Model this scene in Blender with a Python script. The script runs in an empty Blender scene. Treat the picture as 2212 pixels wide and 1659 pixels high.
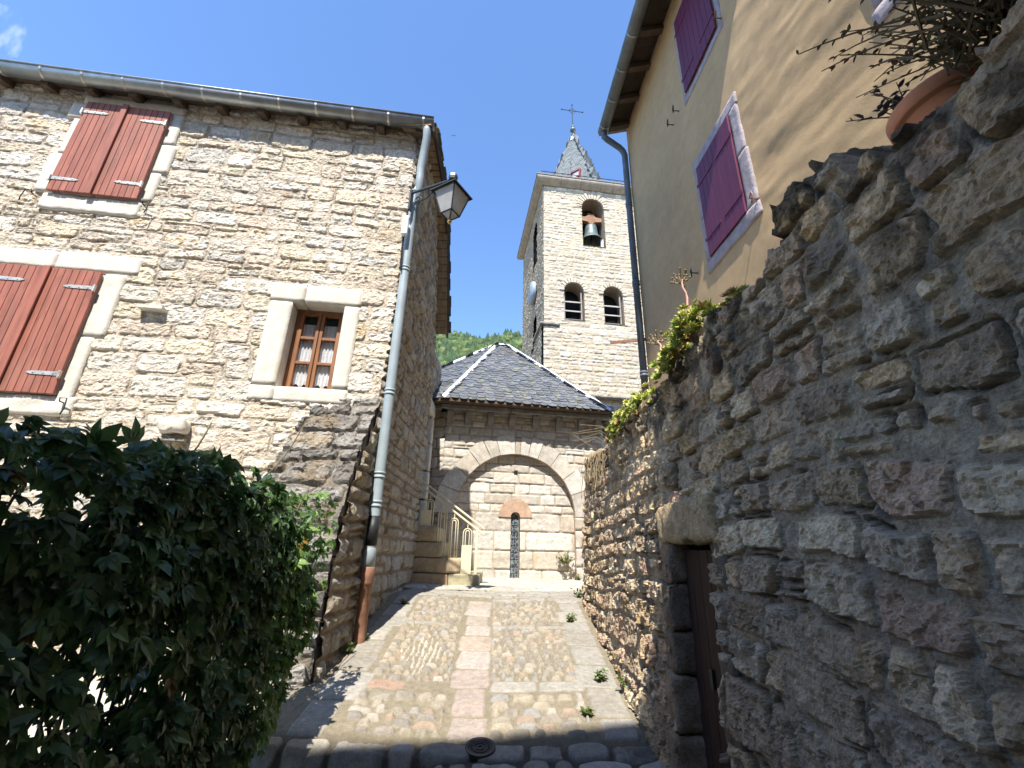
import bpy, math, random
import numpy as np
from mathutils import Vector, Matrix, noise as mnoise
R = math.radians
random.seed(4)
S = bpy.context.scene
COL = S.collection

# ------------------------------------------------------------------ camera
PX, PY, PF = 1106.0, 829.5, 963.0            # principal point and focal length (photo seen 2212 px wide)
_z = np.array([60.0, 2589.0, PF]); _z /= np.linalg.norm(_z)
_f = np.array([0, 0, 1.0]); _y = _f - _z * _f.dot(_z); _y /= np.linalg.norm(_y)
_x = np.cross(_y, _z); _x = _x if _x[0] > 0 else -_x
CM = np.stack([_x, _y, _z]); EYE = np.array([0, 0, 1.6])
cam = bpy.data.cameras.new('camera'); camo = bpy.data.objects.new('camera', cam); COL.objects.link(camo)
cam.sensor_width = 36; cam.lens = PF / 2212 * 36; cam.clip_start = 0.02; cam.clip_end = 6000
mw = Matrix.Identity(4)
for j, vec in enumerate((CM @ [1, 0, 0], CM @ [0, 1, 0], -(CM @ [0, 0, 1]))):
    for i in range(3): mw[i][j] = vec[i]
for i in range(3): mw[i][3] = EYE[i]
camo.matrix_world = mw
S.camera = camo

# ------------------------------------------------------------------ light
SUN_EL, SUN_AZ = 56.0, 7.0                   # sun behind the viewer, a little to the left
sdir = Vector((-math.sin(R(SUN_AZ)) * math.cos(R(SUN_EL)), -math.cos(R(SUN_AZ)) * math.cos(R(SUN_EL)), math.sin(R(SUN_EL))))
W = bpy.data.worlds.new('World'); S.world = W; W.use_nodes = True
nt = W.node_tree; bg = nt.nodes['Background']
sky = nt.nodes.new('ShaderNodeTexSky'); sky.sky_type = 'NISHITA'; sky.sun_disc = False
sky.sun_elevation = R(SUN_EL); sky.sun_rotation = math.atan2(sdir.x, sdir.y)
sky.altitude = 500; sky.air_density = 1.0; sky.dust_density = 0.0; sky.ozone_density = 7.5
nt.links.new(sky.outputs[0], bg.inputs['Color']); bg.inputs['Strength'].default_value = 0.118
sl = bpy.data.lights.new('sun', 'SUN'); sl.energy = 3.0; sl.angle = R(0.53); sl.color = (1, 0.945, 0.86)
so = bpy.data.objects.new('sun', sl); COL.objects.link(so); so.location = sdir * 60
so.rotation_euler = sdir.to_track_quat('Z', 'Y').to_euler()
S.view_settings.view_transform = 'Standard'; S.view_settings.look = 'None'
S.view_settings.exposure = 1.7; S.view_settings.gamma = 1.0

# ------------------------------------------------------------------ helpers
def ray(px, py):
    w = CM @ np.array([px - PX, PY - py, PF]); return w / np.linalg.norm(w)
def on_plane(px, py, p, n):
    r = ray(px, py); n = np.array(n, float); return EYE + r * ((np.array(p, float) - EYE).dot(n) / r.dot(n))
def on_y(px, py, y): return on_plane(px, py, (0, y, 0), (0, 1, 0))
def on_x(px, py, x): return on_plane(px, py, (x, 0, 0), (1, 0, 0))
RAMP = 0.189
def gz(y): return RAMP * min(y, 5.75) if y < 5.75 else RAMP * 5.75 + 0.008 * (y - 5.75)
def gza(y): return np.where(y < 5.75, RAMP * y, RAMP * 5.75 + 0.008 * (y - 5.75))
def on_ramp(px, py): return on_plane(px, py, (0, 0, 0), (0, -RAMP, 1))

_tab = {}
def vnoise(x, y, seed=0):
    if seed not in _tab: _tab[seed] = np.random.RandomState(seed + 17).rand(256, 256)
    T = _tab[seed]; xi = np.floor(x).astype(int); yi = np.floor(y).astype(int)
    fx = x - xi; fy = y - yi; fx = fx * fx * (3 - 2 * fx); fy = fy * fy * (3 - 2 * fy)
    a = T[xi & 255, yi & 255]; b = T[(xi + 1) & 255, yi & 255]; c = T[xi & 255, (yi + 1) & 255]; d = T[(xi + 1) & 255, (yi + 1) & 255]
    return (a * (1 - fx) + b * fx) * (1 - fy) + (c * (1 - fx) + d * fx) * fy
def fbm(x, y, seed=0, octv=4):
    s = 0; a = 1; t = 0
    for i in range(octv):
        s = s + a * (vnoise(x, y, seed + i) * 2 - 1); t += a; a *= 0.5; x = x * 2.03 + 7.1; y = y * 2.03 + 3.7
    return s / t
def ridged(x, y, seed=0, octv=4):
    s = 0; a = 1; t = 0
    for i in range(octv):
        s = s + a * (1 - np.abs(vnoise(x, y, seed + i) * 2 - 1) * 2); t += a; a *= 0.55; x = x * 2.1 + 5.3; y = y * 2.1 + 1.9
    return s / t
def facet(x, y, seed=0, tilt=1.0):
    """Broken-stone surface: every cell of a jittered grid is a small plane of its own height and slope."""
    r = np.random.RandomState(seed + 900); jx, jy, hh, gx, gy = [r.rand(64, 64) for _ in range(5)]
    xi = np.floor(x).astype(int); yi = np.floor(y).astype(int); best = np.full(x.shape, 9.); out = np.zeros(x.shape)
    for i in (-1, 0, 1):
        for j in (-1, 0, 1):
            a, b = (xi + i) & 63, (yi + j) & 63; dx = x - (xi + i + jx[a, b]); dy = y - (yi + j + jy[a, b]); d = dx * dx + dy * dy
            m = d < best; best = np.where(m, d, best); out = np.where(m, hh[a, b] * 2 - 1 + tilt * ((gx[a, b] * 2 - 1) * dx + (gy[a, b] * 2 - 1) * dy) * 1.6, out)
    return out
def sstep(a, b, x):
    t = np.clip((x - a) / (b - a), 0, 1); return t * t * (3 - 2 * t)

def tag(o, label=None, cat=None, group=None, kind=None):
    if label: o['label'] = label
    if cat: o['category'] = cat
    if group: o['group'] = group
    if kind: o['kind'] = kind
    return o
def thing(name, label, cat, loc=(0, 0, 0), group=None):
    o = bpy.data.objects.new(name, None); COL.objects.link(o); o.empty_display_size = 0.2
    o.location = loc; o['_m'] = 1; del o['_m']
    return tag(o, label, cat, group)
def link(name, me, mat, parent=None):
    o = bpy.data.objects.new(name, me); COL.objects.link(o)
    for m in (mat if isinstance(mat, (list, tuple)) else [mat]): me.materials.append(m)
    if parent is not None:
        o.parent = parent
        root = parent; loc = Vector((0, 0, 0))
        while root: loc += root.location; root = root.parent
        o.location = -loc if parent.parent is None else Vector((0, 0, 0))   # mesh data is in world coordinates
    return o
def np_mesh(name, V, F, C=None, smooth=True):
    V = np.asarray(V, dtype=np.float32); F = np.asarray(F, dtype=np.int32); k = F.shape[1]
    me = bpy.data.meshes.new(name)
    me.vertices.add(len(V)); me.vertices.foreach_set('co', V.ravel())
    me.loops.add(F.size); me.loops.foreach_set('vertex_index', F.ravel())
    me.polygons.add(len(F)); me.polygons.foreach_set('loop_start', np.arange(0, F.size, k, dtype=np.int32))
    me.polygons.foreach_set('loop_total', np.full(len(F), k, dtype=np.int32))
    me.polygons.foreach_set('use_smooth', np.full(len(F), smooth))
    if C is not None:
        at = me.color_attributes.new('Col', 'FLOAT_COLOR', 'POINT')
        c4 = np.ones((len(V), 4), np.float32); c4[:, :3] = C; at.data.foreach_set('color', c4.ravel())
    me.update(calc_edges=True); return me

class MB:
    def __init__(s): s.v = []; s.f = []; s.c = []
    def add(s, vs, fs, col=None):
        b = len(s.v); s.v += [tuple(map(float, p)) for p in vs]; s.f += [tuple(i + b for i in f) for f in fs]
        s.c += [col or (0.5, 0.5, 0.5)] * len(vs); return s
    def obox(s, p, a, b, c, col=None):
        p, a, b, c = [Vector(q) for q in (p, a, b, c)]
        if a.cross(b).dot(c) < 0: p = p + c; c = -c
        vs = [p, p + a, p + a + b, p + b, p + c, p + a + c, p + a + b + c, p + b + c]
        return s.add(vs, [(3, 2, 1, 0), (4, 5, 6, 7), (0, 1, 5, 4), (1, 2, 6, 5), (2, 3, 7, 6), (3, 0, 4, 7)], col)
    def box(s, lo, hi, col=None):
        lo = Vector(lo); hi = Vector(hi); d = hi - lo
        return s.obox(lo, (d.x, 0, 0), (0, d.y, 0), (0, 0, d.z), col)
    def tube(s, pts, r, n=8, col=None, cap=True):
        pts = [Vector(p) for p in pts]; rs = r if isinstance(r, (list, tuple)) else [r] * len(pts)
        vs = []; fs = []; up = None
        for i, p in enumerate(pts):
            t = (pts[min(i + 1, len(pts) - 1)] - pts[max(i - 1, 0)]).normalized()
            if up is None:
                up = Vector((0, 0, 1)) if abs(t.z) < 0.9 else Vector((1, 0, 0))
            a = t.cross(up)
            if a.length < 1e-4: a = t.orthogonal()
            a.normalize(); b = a.cross(t).normalized(); up = b
            for k in range(n):
                w = 2 * math.pi * k / n; vs.append(p + (a * math.cos(w) + b * math.sin(w)) * rs[i])
        for i in range(len(pts) - 1):
            for k in range(n):
                q = (k + 1) % n; fs.append((i * n + k, i * n + q, (i + 1) * n + q, (i + 1) * n + k))
        if cap: fs.append(tuple(range(n - 1, -1, -1))); fs.append(tuple((len(pts) - 1) * n + k for k in range(n)))
        return s.add(vs, fs, col)
    def lathe(s, prof, c, n=24, axis=(0, 0, 1), col=None):
        c = Vector(c); q = Vector((0, 0, 1)).rotation_difference(Vector(axis)); vs = []; fs = []
        for r, z in prof:
            for k in range(n):
                w = 2 * math.pi * k / n; vs.append(c + q @ Vector((r * math.cos(w), r * math.sin(w), z)))
        for i in range(len(prof) - 1):
            for k in range(n):
                m = (k + 1) % n; fs.append((i * n + k, i * n + m, (i + 1) * n + m, (i + 1) * n + k))
        return s.add(vs, fs, col)
    def prism(s, poly, vec, col=None):
        poly = [Vector(p) for p in poly]; vec = Vector(vec); n = len(poly)
        nn = Vector((0, 0, 0))
        for i in range(n): nn += poly[i].cross(poly[(i + 1) % n])
        if nn.dot(vec) < 0: poly = poly[::-1]
        vs = poly + [p + vec for p in poly]
        fs = [tuple(range(n - 1, -1, -1)), tuple(range(n, 2 * n))] + [(i, (i + 1) % n, n + (i + 1) % n, n + i) for i in range(n)]
        return s.add(vs, fs, col)
    def build(s, name, mat, parent=None, smooth=False, bevel=0, seg=2, attr=False):
        me = bpy.data.meshes.new(name); me.from_pydata(s.v, [], s.f)
        if attr:
            at = me.color_attributes.new('Col', 'FLOAT_COLOR', 'POINT')
            at.data.foreach_set('color', np.array([(*c, 1) for c in s.c], np.float32).ravel())
        if smooth: me.polygons.foreach_set('use_smooth', [True] * len(me.polygons))
        me.update(); o = link(name, me, mat, parent)
        if bevel:
            m = o.modifiers.new('bevel', 'BEVEL'); m.width = bevel; m.segments = seg; m.limit_method = 'ANGLE'; m.angle_limit = R(35)
        return o

def rough_box(mb, p, a, b, c, sub=0.05, amp=0.008, rnd=0.02, scale=6, col=None):
    """A worn stone block: a subdivided box with softened edges and an uneven face."""
    p = Vector(p); ax = [Vector(a), Vector(b), Vector(c)]
    if ax[0].cross(ax[1]).dot(ax[2]) < 0: p = p + ax[2]; ax[2] = -ax[2]
    L = [q.length for q in ax]; U = [q.normalized() for q in ax]; n = [max(2, int(l / sub) + 1) for l in L]
    idx = {}; vs = []
    def vert(i, j, k):
        if (i, j, k) in idx: return idx[(i, j, k)]
        q = [L[0] * i / n[0], L[1] * j / n[1], L[2] * k / n[2]]
        r = min(rnd, min(L) * 0.45); core = [min(max(t, r), l - r) for t, l in zip(q, L)]
        d = Vector([t - u for t, u in zip(q, core)]); nb = sum(1 for t in d if abs(t) > 1e-6)
        if nb > 1: d = d.normalized() * min(r, d.length)
        w = p + sum((U[m] * (core[m] + d[m]) for m in range(3)), Vector((0, 0, 0)))
        nn = sum((U[m] * d[m] for m in range(3)), Vector((0, 0, 0)))
        nv = mnoise.noise_vector(w * scale) * amp + mnoise.noise_vector(w * scale * 3.1) * amp * 0.5
        idx[(i, j, k)] = len(vs); vs.append(w + nv); return idx[(i, j, k)]
    fs = []
    for m in range(3):
        a1, a2 = (m + 1) % 3, (m + 2) % 3
        for s_ in (0, n[m]):
            for i in range(n[a1]):
                for j in range(n[a2]):
                    q = []
                    for di, dj in ((0, 0), (1, 0), (1, 1), (0, 1)):
                        t = [0, 0, 0]; t[m] = s_; t[a1] = i + di; t[a2] = j + dj; q.append(vert(*t))
                    fs.append(tuple(q if s_ else q[::-1]))
    mb.add(vs, fs, col)

# ---- scattered copies of a small template inside one mesh (leaves of one plant)
def scatter(name, T, TF, mats, pos, cols, mat, parent=None, smooth=False):
    T = np.asarray(T, float); TF = np.asarray(TF, int); N = len(pos)
    V = np.einsum('nij,kj->nki', mats, T) + np.asarray(pos)[:, None, :]
    F = TF[None] + (np.arange(N) * len(T))[:, None, None]
    C = np.repeat(np.asarray(cols), len(T), axis=0)
    return link(name, np_mesh(name, V.reshape(-1, 3), F.reshape(-1, TF.shape[1]), C, smooth), mat, parent)
def frames(d, up, size, rng, roll=0.0):
    """Rotation*scale matrices: x axis along d, z near up."""
    d = d / np.linalg.norm(d, axis=1, keepdims=True)
    y = np.cross(up, d); y /= np.maximum(np.linalg.norm(y, axis=1, keepdims=True), 1e-6); z = np.cross(d, y)
    if roll:
        a = rng.normal(0, roll, len(d))[:, None]; y, z = y * np.cos(a) + z * np.sin(a), z * np.cos(a) - y * np.sin(a)
    return np.stack([d, y, z], axis=2) * np.asarray(size).reshape(-1, 1, 1)
LEAF_T = [(0, 0, 0), (.3, .24, .05), (.32, 0, 0), (.3, -.24, .05), (.65, .2, .02), (.66, 0, -.04), (.65, -.2, .02), (1, 0, -.14)]
LEAF_F = [(0, 2, 1, 1), (0, 3, 2, 2), (1, 2, 5, 4), (2, 3, 6, 5), (4, 5, 7, 7), (5, 6, 7, 7)]
LEAF_T3 = [(0, 2, 1), (0, 3, 2), (1, 2, 5), (1, 5, 4), (2, 3, 6), (2, 6, 5), (4, 5, 7), (5, 6, 7)]

# ------------------------------------------------------------------ materials
def mat(name, base=(.5, .5, .5), rough=.7, metal=0, attr=False, noise=(8, .15), bump=(40, .3, .01), stains=(), stretch=(1, 1, 1), spec=.3, transl=0, trans=0):
    m = bpy.data.materials.new(name); m.use_nodes = True; n = m.node_tree.nodes; L = m.node_tree.links
    b = n['Principled BSDF']; b.inputs['Roughness'].default_value = rough; b.inputs['Metallic'].default_value = metal
    b.inputs['Specular IOR Level'].default_value = spec
    tc = n.new('ShaderNodeTexCoord'); mp = n.new('ShaderNodeMapping'); mp.inputs['Scale'].default_value = stretch
    L.new(tc.outputs['Object'], mp.inputs['Vector'])
    def nz(scale, det=6, ro=.6):
        t = n.new('ShaderNodeTexNoise'); t.inputs['Scale'].default_value = scale; t.inputs['Detail'].default_value = det
        t.inputs['Roughness'].default_value = ro; L.new(mp.outputs[0], t.inputs['Vector']); return t
    if attr:
        a = n.new('ShaderNodeVertexColor'); a.layer_name = 'Col'; col = a.outputs[0]
    else:
        a = n.new('ShaderNodeRGB'); a.outputs[0].default_value = (*base, 1); col = a.outputs[0]
    for sc, th, wd, sc_col, am in stains:
        t = nz(sc); r = n.new('ShaderNodeMapRange'); r.inputs['From Min'].default_value = th; r.inputs['From Max'].default_value = th + wd
        r.inputs['To Max'].default_value = am; L.new(t.outputs[0], r.inputs[0])
        x = n.new('ShaderNodeMix'); x.data_type = 'RGBA'; L.new(r.outputs[0], x.inputs[0]); L.new(col, x.inputs[6]); x.inputs[7].default_value = (*sc_col, 1); col = x.outputs[2]
    if noise:
        t = nz(noise[0]); r = n.new('ShaderNodeMapRange'); r.inputs['From Min'].default_value = .3; r.inputs['From Max'].default_value = .7
        r.inputs['To Min'].default_value = 1 - noise[1]; r.inputs['To Max'].default_value = 1 + noise[1]; L.new(t.outputs[0], r.inputs[0])
        x = n.new('ShaderNodeMix'); x.data_type = 'RGBA'; x.blend_type = 'MULTIPLY'; x.inputs[0].default_value = 1
        L.new(col, x.inputs[6]); L.new(r.outputs[0], x.inputs[7]); col = x.outputs[2]
    if attr and bump:
        t = nz(noise[0] * 4.5, 4, .7); r = n.new('ShaderNodeMapRange'); r.inputs['From Min'].default_value = .32; r.inputs['From Max'].default_value = .68
        r.inputs['To Min'].default_value = 1 - noise[1]; r.inputs['To Max'].default_value = 1 + noise[1] * .8; L.new(t.outputs[0], r.inputs[0])
        x = n.new('ShaderNodeMix'); x.data_type = 'RGBA'; x.blend_type = 'MULTIPLY'; x.inputs[0].default_value = 1
        L.new(col, x.inputs[6]); L.new(r.outputs[0], x.inputs[7]); col = x.outputs[2]
    L.new(col, b.inputs['Base Color'])
    if bump:
        t = nz(bump[0], 9, .65); bp = n.new('ShaderNodeBump'); bp.inputs['Strength'].default_value = bump[1]; bp.inputs['Distance'].default_value = bump[2]
        L.new(t.outputs[0], bp.inputs['Height']); L.new(bp.outputs[0], b.inputs['Normal'])
    if transl:
        tl = n.new('ShaderNodeBsdfTranslucent'); L.new(col, tl.inputs['Color']); mx = n.new('ShaderNodeMixShader'); mx.inputs[0].default_value = transl
        L.new(b.outputs[0], mx.inputs[1]); L.new(tl.outputs[0], mx.inputs[2]); L.new(mx.outputs[0], n['Material Output'].inputs[0])
    if trans:
        tr = n.new('ShaderNodeBsdfTransparent'); mx = n.new('ShaderNodeMixShader'); mx.inputs[0].default_value = trans
        L.new(b.outputs[0], mx.inputs[1]); L.new(tr.outputs[0], mx.inputs[2]); L.new(mx.outputs[0], n['Material Output'].inputs[0])
    return m
M = {}
M['facade'] = mat('limestone_rubble', attr=True, rough=.9, noise=(22, .26), bump=(42, 1, .03), stains=[(4, .62, .1, (.5, .36, .2), .25)])
M['wallstone'] = mat('weathered_rubble', attr=True, rough=.92, noise=(24, .3), bump=(60, .9, .02), stains=[(3, .6, .12, (.1, .088, .072), .45), (16, .64, .06, (.08, .07, .055), .5)])
M['ashlar'] = mat('warm_ashlar', attr=True, rough=.9, noise=(14, .2), bump=(45, .6, .012), stains=[(2.2, .6, .12, (.25, .21, .16), .35)])
M['towerstone'] = mat('tower_rubble', attr=True, rough=.9, noise=(12, .16), bump=(30, .6, .03))
M['paving'] = mat('cobbles', attr=True, rough=.85, noise=(26, .2), bump=(70, .55, .01), stains=[(3.3, .63, .08, (.17, .18, .08), .3)])
M['dressed'] = mat('dressed_limestone', base=(.6, .56, .48), rough=.88, noise=(9, .12), bump=(38, .5, .012), stains=[(5, .63, .1, (.5, .42, .3), .5)])
M['vouss'] = mat('voussoir_stone', attr=True, rough=.9, noise=(10, .18), bump=(30, .5, .012), stains=[(4, .6, .1, (.36, .3, .22), .4)])
M['darkstone'] = mat('weathered_grey_stone', base=(.23, .215, .19), rough=.93, noise=(12, .3), bump=(24, .9, .03), stains=[(5, .55, .12, (.34, .32, .29), .7)])
M['buttstone'] = mat('weathered_buttress_stone', attr=True, rough=.93, noise=(14, .25), bump=(40, .8, .02), stains=[(5, .55, .12, (.34, .32, .28), .6)])
M['core'] = mat('wall_core', base=(.2, .17, .13), rough=.95, noise=(6, .2), bump=None)
M['mortar'] = mat('mortar', base=(.3, .25, .19), rough=.95)
M['dark'] = mat('interior_shade_black', base=(.02, .018, .016), rough=.9, noise=None, bump=None)
M['redwood'] = mat('red_brown_shutter_wood', base=(.31, .112, .075), rough=.55, noise=(5, .28), bump=(30, .25, .004), stretch=(3, 3, .35), stains=[(2.2, .5, .2, (.23, .12, .09), .7), (9, .58, .1, (.13, .05, .035), .6)])
M['purple'] = mat('plum_paint', base=(.13, .025, .06), rough=.5, noise=(4, .12), bump=(30, .15, .003), stretch=(2, 2, .3))
M['oak'] = mat('varnished_window_wood', base=(.24, .105, .045), rough=.5, noise=(7, .25), bump=(30, .2, .003), stretch=(3, 3, .4))
M['oldwood'] = mat('weathered_timber', base=(.1, .072, .05), rough=.85, noise=(7, .3), bump=(30, .5, .008), stretch=(1, 3, 3))
M['darkwood'] = mat('dark_eave_boards', base=(.055, .04, .03), rough=.9, noise=(7, .3), bump=None)
M['soffit'] = mat('soffit_boards', base=(.3, .22, .14), rough=.85, noise=(6, .3), bump=(30, .4, .006), stretch=(4, 1, 1))
M['greywood'] = mat('grey_louvre_wood', base=(.33, .3, .26), rough=.9, noise=(9, .25), bump=(40, .5, .01), stretch=(.4, 2, 3))
M['yokewood'] = mat('bell_yoke_wood', base=(.3, .165, .09), rough=.7, noise=(6, .25), bump=None, stretch=(.5, 2, 2))
M['doorwood'] = mat('brown_cellar_door', base=(.045, .023, .015), rough=.75, noise=(6, .3), bump=(25, .4, .006), stretch=(3, 3, .3))
M['zinc'] = mat('zinc', base=(.33, .36, .37), rough=.42, metal=.75, noise=(5, .22), bump=(20, .15, .004), stains=[(3, .58, .15, (.2, .2, .17), .6)])
M['oldzinc'] = mat('old_dark_zinc', base=(.16, .165, .16), rough=.55, metal=.4, noise=(5, .25), bump=None)
M['zincpaint'] = mat('grey_downpipe', base=(.3, .36, .39), rough=.5, noise=(4, .14), bump=(20, .12, .003), stains=[(6, .62, .1, (.42, .46, .47), .5)])
M['slatepipe'] = mat('dark_blue_grey_downpipe', base=(.12, .145, .18), rough=.45, noise=(4, .2), bump=(20, .1, .003), stains=[(5, .62, .1, (.3, .3, .3), .5)])
M['rust'] = mat('rusty_cast_iron', base=(.25, .13, .085), rough=.85, noise=(10, .3), bump=(40, .6, .006), stains=[(5, .55, .15, (.36, .27, .2), .7)])
M['galv'] = mat('galvanised_strap', base=(.5, .49, .44), rough=.45, metal=.6, noise=(20, .25), bump=None, stains=[(9, .62, .05, (.3, .12, .06), .6)])
M['iron'] = mat('black_iron', base=(.02, .022, .024), rough=.5, noise=(20, .3), bump=(60, .2, .002))
M['lampmetal'] = mat('lamp_grey_green_metal', base=(.05, .062, .064), rough=.4, metal=.2, noise=(20, .2), bump=None)
M['brass'] = mat('brass', base=(.5, .36, .18), rough=.35, metal=.9, noise=None, bump=None)
M['opal'] = mat('frosted_lamp_glass', base=(.62, .62, .6), rough=.35, noise=(9, .12), bump=None, transl=.45)
M['whiteplastic'] = mat('white_plastic', base=(.78, .78, .76), rough=.4, noise=(5, .04), bump=None)
M['slate'] = mat('roof_slate', attr=True, rough=.62, noise=(18, .2), bump=(40, .4, .008), stains=[(7, .58, .06, (.24, .23, .11), .75)])
M['spireslate'] = mat('spire_slate', attr=True, rough=.7, noise=(6, .08), bump=(20, .2, .006))
M['lead'] = mat('hip_flashing', base=(.72, .73, .74), rough=.5, noise=(8, .1), bump=(20, .2, .004))
M['plaster'] = mat('ochre_plaster', attr=True, rough=.93, noise=(2.2, .07), bump=(60, .35, .006))
M['lavender'] = mat('lavender_stone_surround', base=(.36, .32, .34), rough=.92, noise=(11, .2), bump=(40, .8, .012), stains=[(7, .6, .1, (.46, .42, .36), .7)])
M['cream'] = mat('cream_paint', base=(.68, .615, .43), rough=.45, noise=(6, .05), bump=None)
M['bell'] = mat('bell_bronze', base=(.13, .16, .15), rough=.5, metal=.35, noise=(9, .25), bump=(30, .2, .005))
M['terracotta'] = mat('terracotta', base=(.58, .235, .12), rough=.85, noise=(9, .2), bump=(50, .4, .005), stains=[(6, .6, .1, (.3, .17, .12), .6)])
M['leaf'] = mat('vine_leaf', attr=True, rough=.42, noise=None, bump=None, transl=.3, spec=.5)
M['sedum'] = mat('succulent_leaf', attr=True, rough=.5, noise=None, bump=None, transl=.15)
M['stem'] = mat('plant_stem', base=(.12, .09, .045), rough=.8, noise=None, bump=None)
M['drystem'] = mat('dry_stem', base=(.3, .23, .13), rough=.8, noise=None, bump=None)
M['pinkstem'] = mat('pink_flower_stem', base=(.5, .28, .22), rough=.7, noise=(30, .3), bump=None)
M['moss'] = mat('black_moss', base=(.028, .024, .018), rough=1, noise=(30, .4), bump=(90, .9, .02))
M['lace'] = mat('lace_curtain', base=(.85, .86, .88), rough=.9, noise=(45, .22), bump=None, trans=.04)
M['forest'] = mat('forest_foliage', attr=True, rough=.9, noise=(.3, .25), bump=None, spec=.1)
M['hill'] = mat('hill_soil', base=(.1, .125, .05), rough=1, noise=(.1, .3), bump=None, stains=[(.06, .6, .06, (.34, .32, .27), .8)])
M['soil'] = mat('pale_gravel', base=(.5, .46, .38), rough=.95, noise=(6, .15), bump=(60, .6, .01))
M['earth'] = mat('earth', base=(.2, .16, .1), rough=1, noise=(4, .3), bump=(30, .7, .02))
M['castiron'] = mat('cast_iron_cover', base=(.07, .065, .06), rough=.5, metal=.5, noise=(20, .3), bump=(60, .3, .003))
M['render'] = mat('pale_render', base=(.55, .48, .38), rough=.9, noise=(1, .1), bump=(40, .3, .01))
M['bird'] = mat('dark_feathers', base=(.02, .02, .025), rough=.7, noise=None, bump=None)
M['clockface'] = mat('clock_enamel', base=(.3, .36, .42), rough=.4, noise=None, bump=None)
M['rosy'] = mat('rosy_sandstone', base=(.44, .3, .215), rough=.92, noise=(9, .22), bump=(30, .7, .012), stains=[(5, .58, .1, (.46, .37, .26), .7)])
M['redpaint'] = mat('red_paint', base=(.25, .04, .03), rough=.5, noise=None, bump=None)
def glass_mat(name, tint, mixv):
    m = bpy.data.materials.new(name); m.use_nodes = True; n = m.node_tree.nodes; L = m.node_tree.links
    b = n['Principled BSDF']; b.inputs['Base Color'].default_value = (*tint, 1); b.inputs['Roughness'].default_value = .04
    tr = n.new('ShaderNodeBsdfTransparent'); mx = n.new('ShaderNodeMixShader'); mx.inputs[0].default_value = mixv; L.new(tr.outputs[0], mx.inputs[1]); L.new(b.outputs[0], mx.inputs[2]); L.new(mx.outputs[0], n['Material Output'].inputs[0])
    return m
M['glass'] = glass_mat('window_glass', (.04, .05, .06), .14)
def leaded_mat():
    m = bpy.data.materials.new('leaded_glass'); m.use_nodes = True; n = m.node_tree.nodes; L = m.node_tree.links; b = n['Principled BSDF']
    tc = n.new('ShaderNodeTexCoord'); v = n.new('ShaderNodeTexVoronoi'); v.feature = 'DISTANCE_TO_EDGE'; v.inputs['Scale'].default_value = 17
    L.new(tc.outputs['Object'], v.inputs['Vector']); r = n.new('ShaderNodeMapRange'); r.inputs['From Min'].default_value = .05; r.inputs['From Max'].default_value = .12
    L.new(v.outputs['Distance'], r.inputs[0]); x = n.new('ShaderNodeMix'); x.data_type = 'RGBA'; L.new(r.outputs[0], x.inputs[0])
    x.inputs[6].default_value = (.2, .225, .24, 1); x.inputs[7].default_value = (.045, .06, .075, 1); L.new(x.outputs[2], b.inputs['Base Color']); b.inputs['Roughness'].default_value = .3
    return m
M['leaded'] = leaded_mat()

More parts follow.
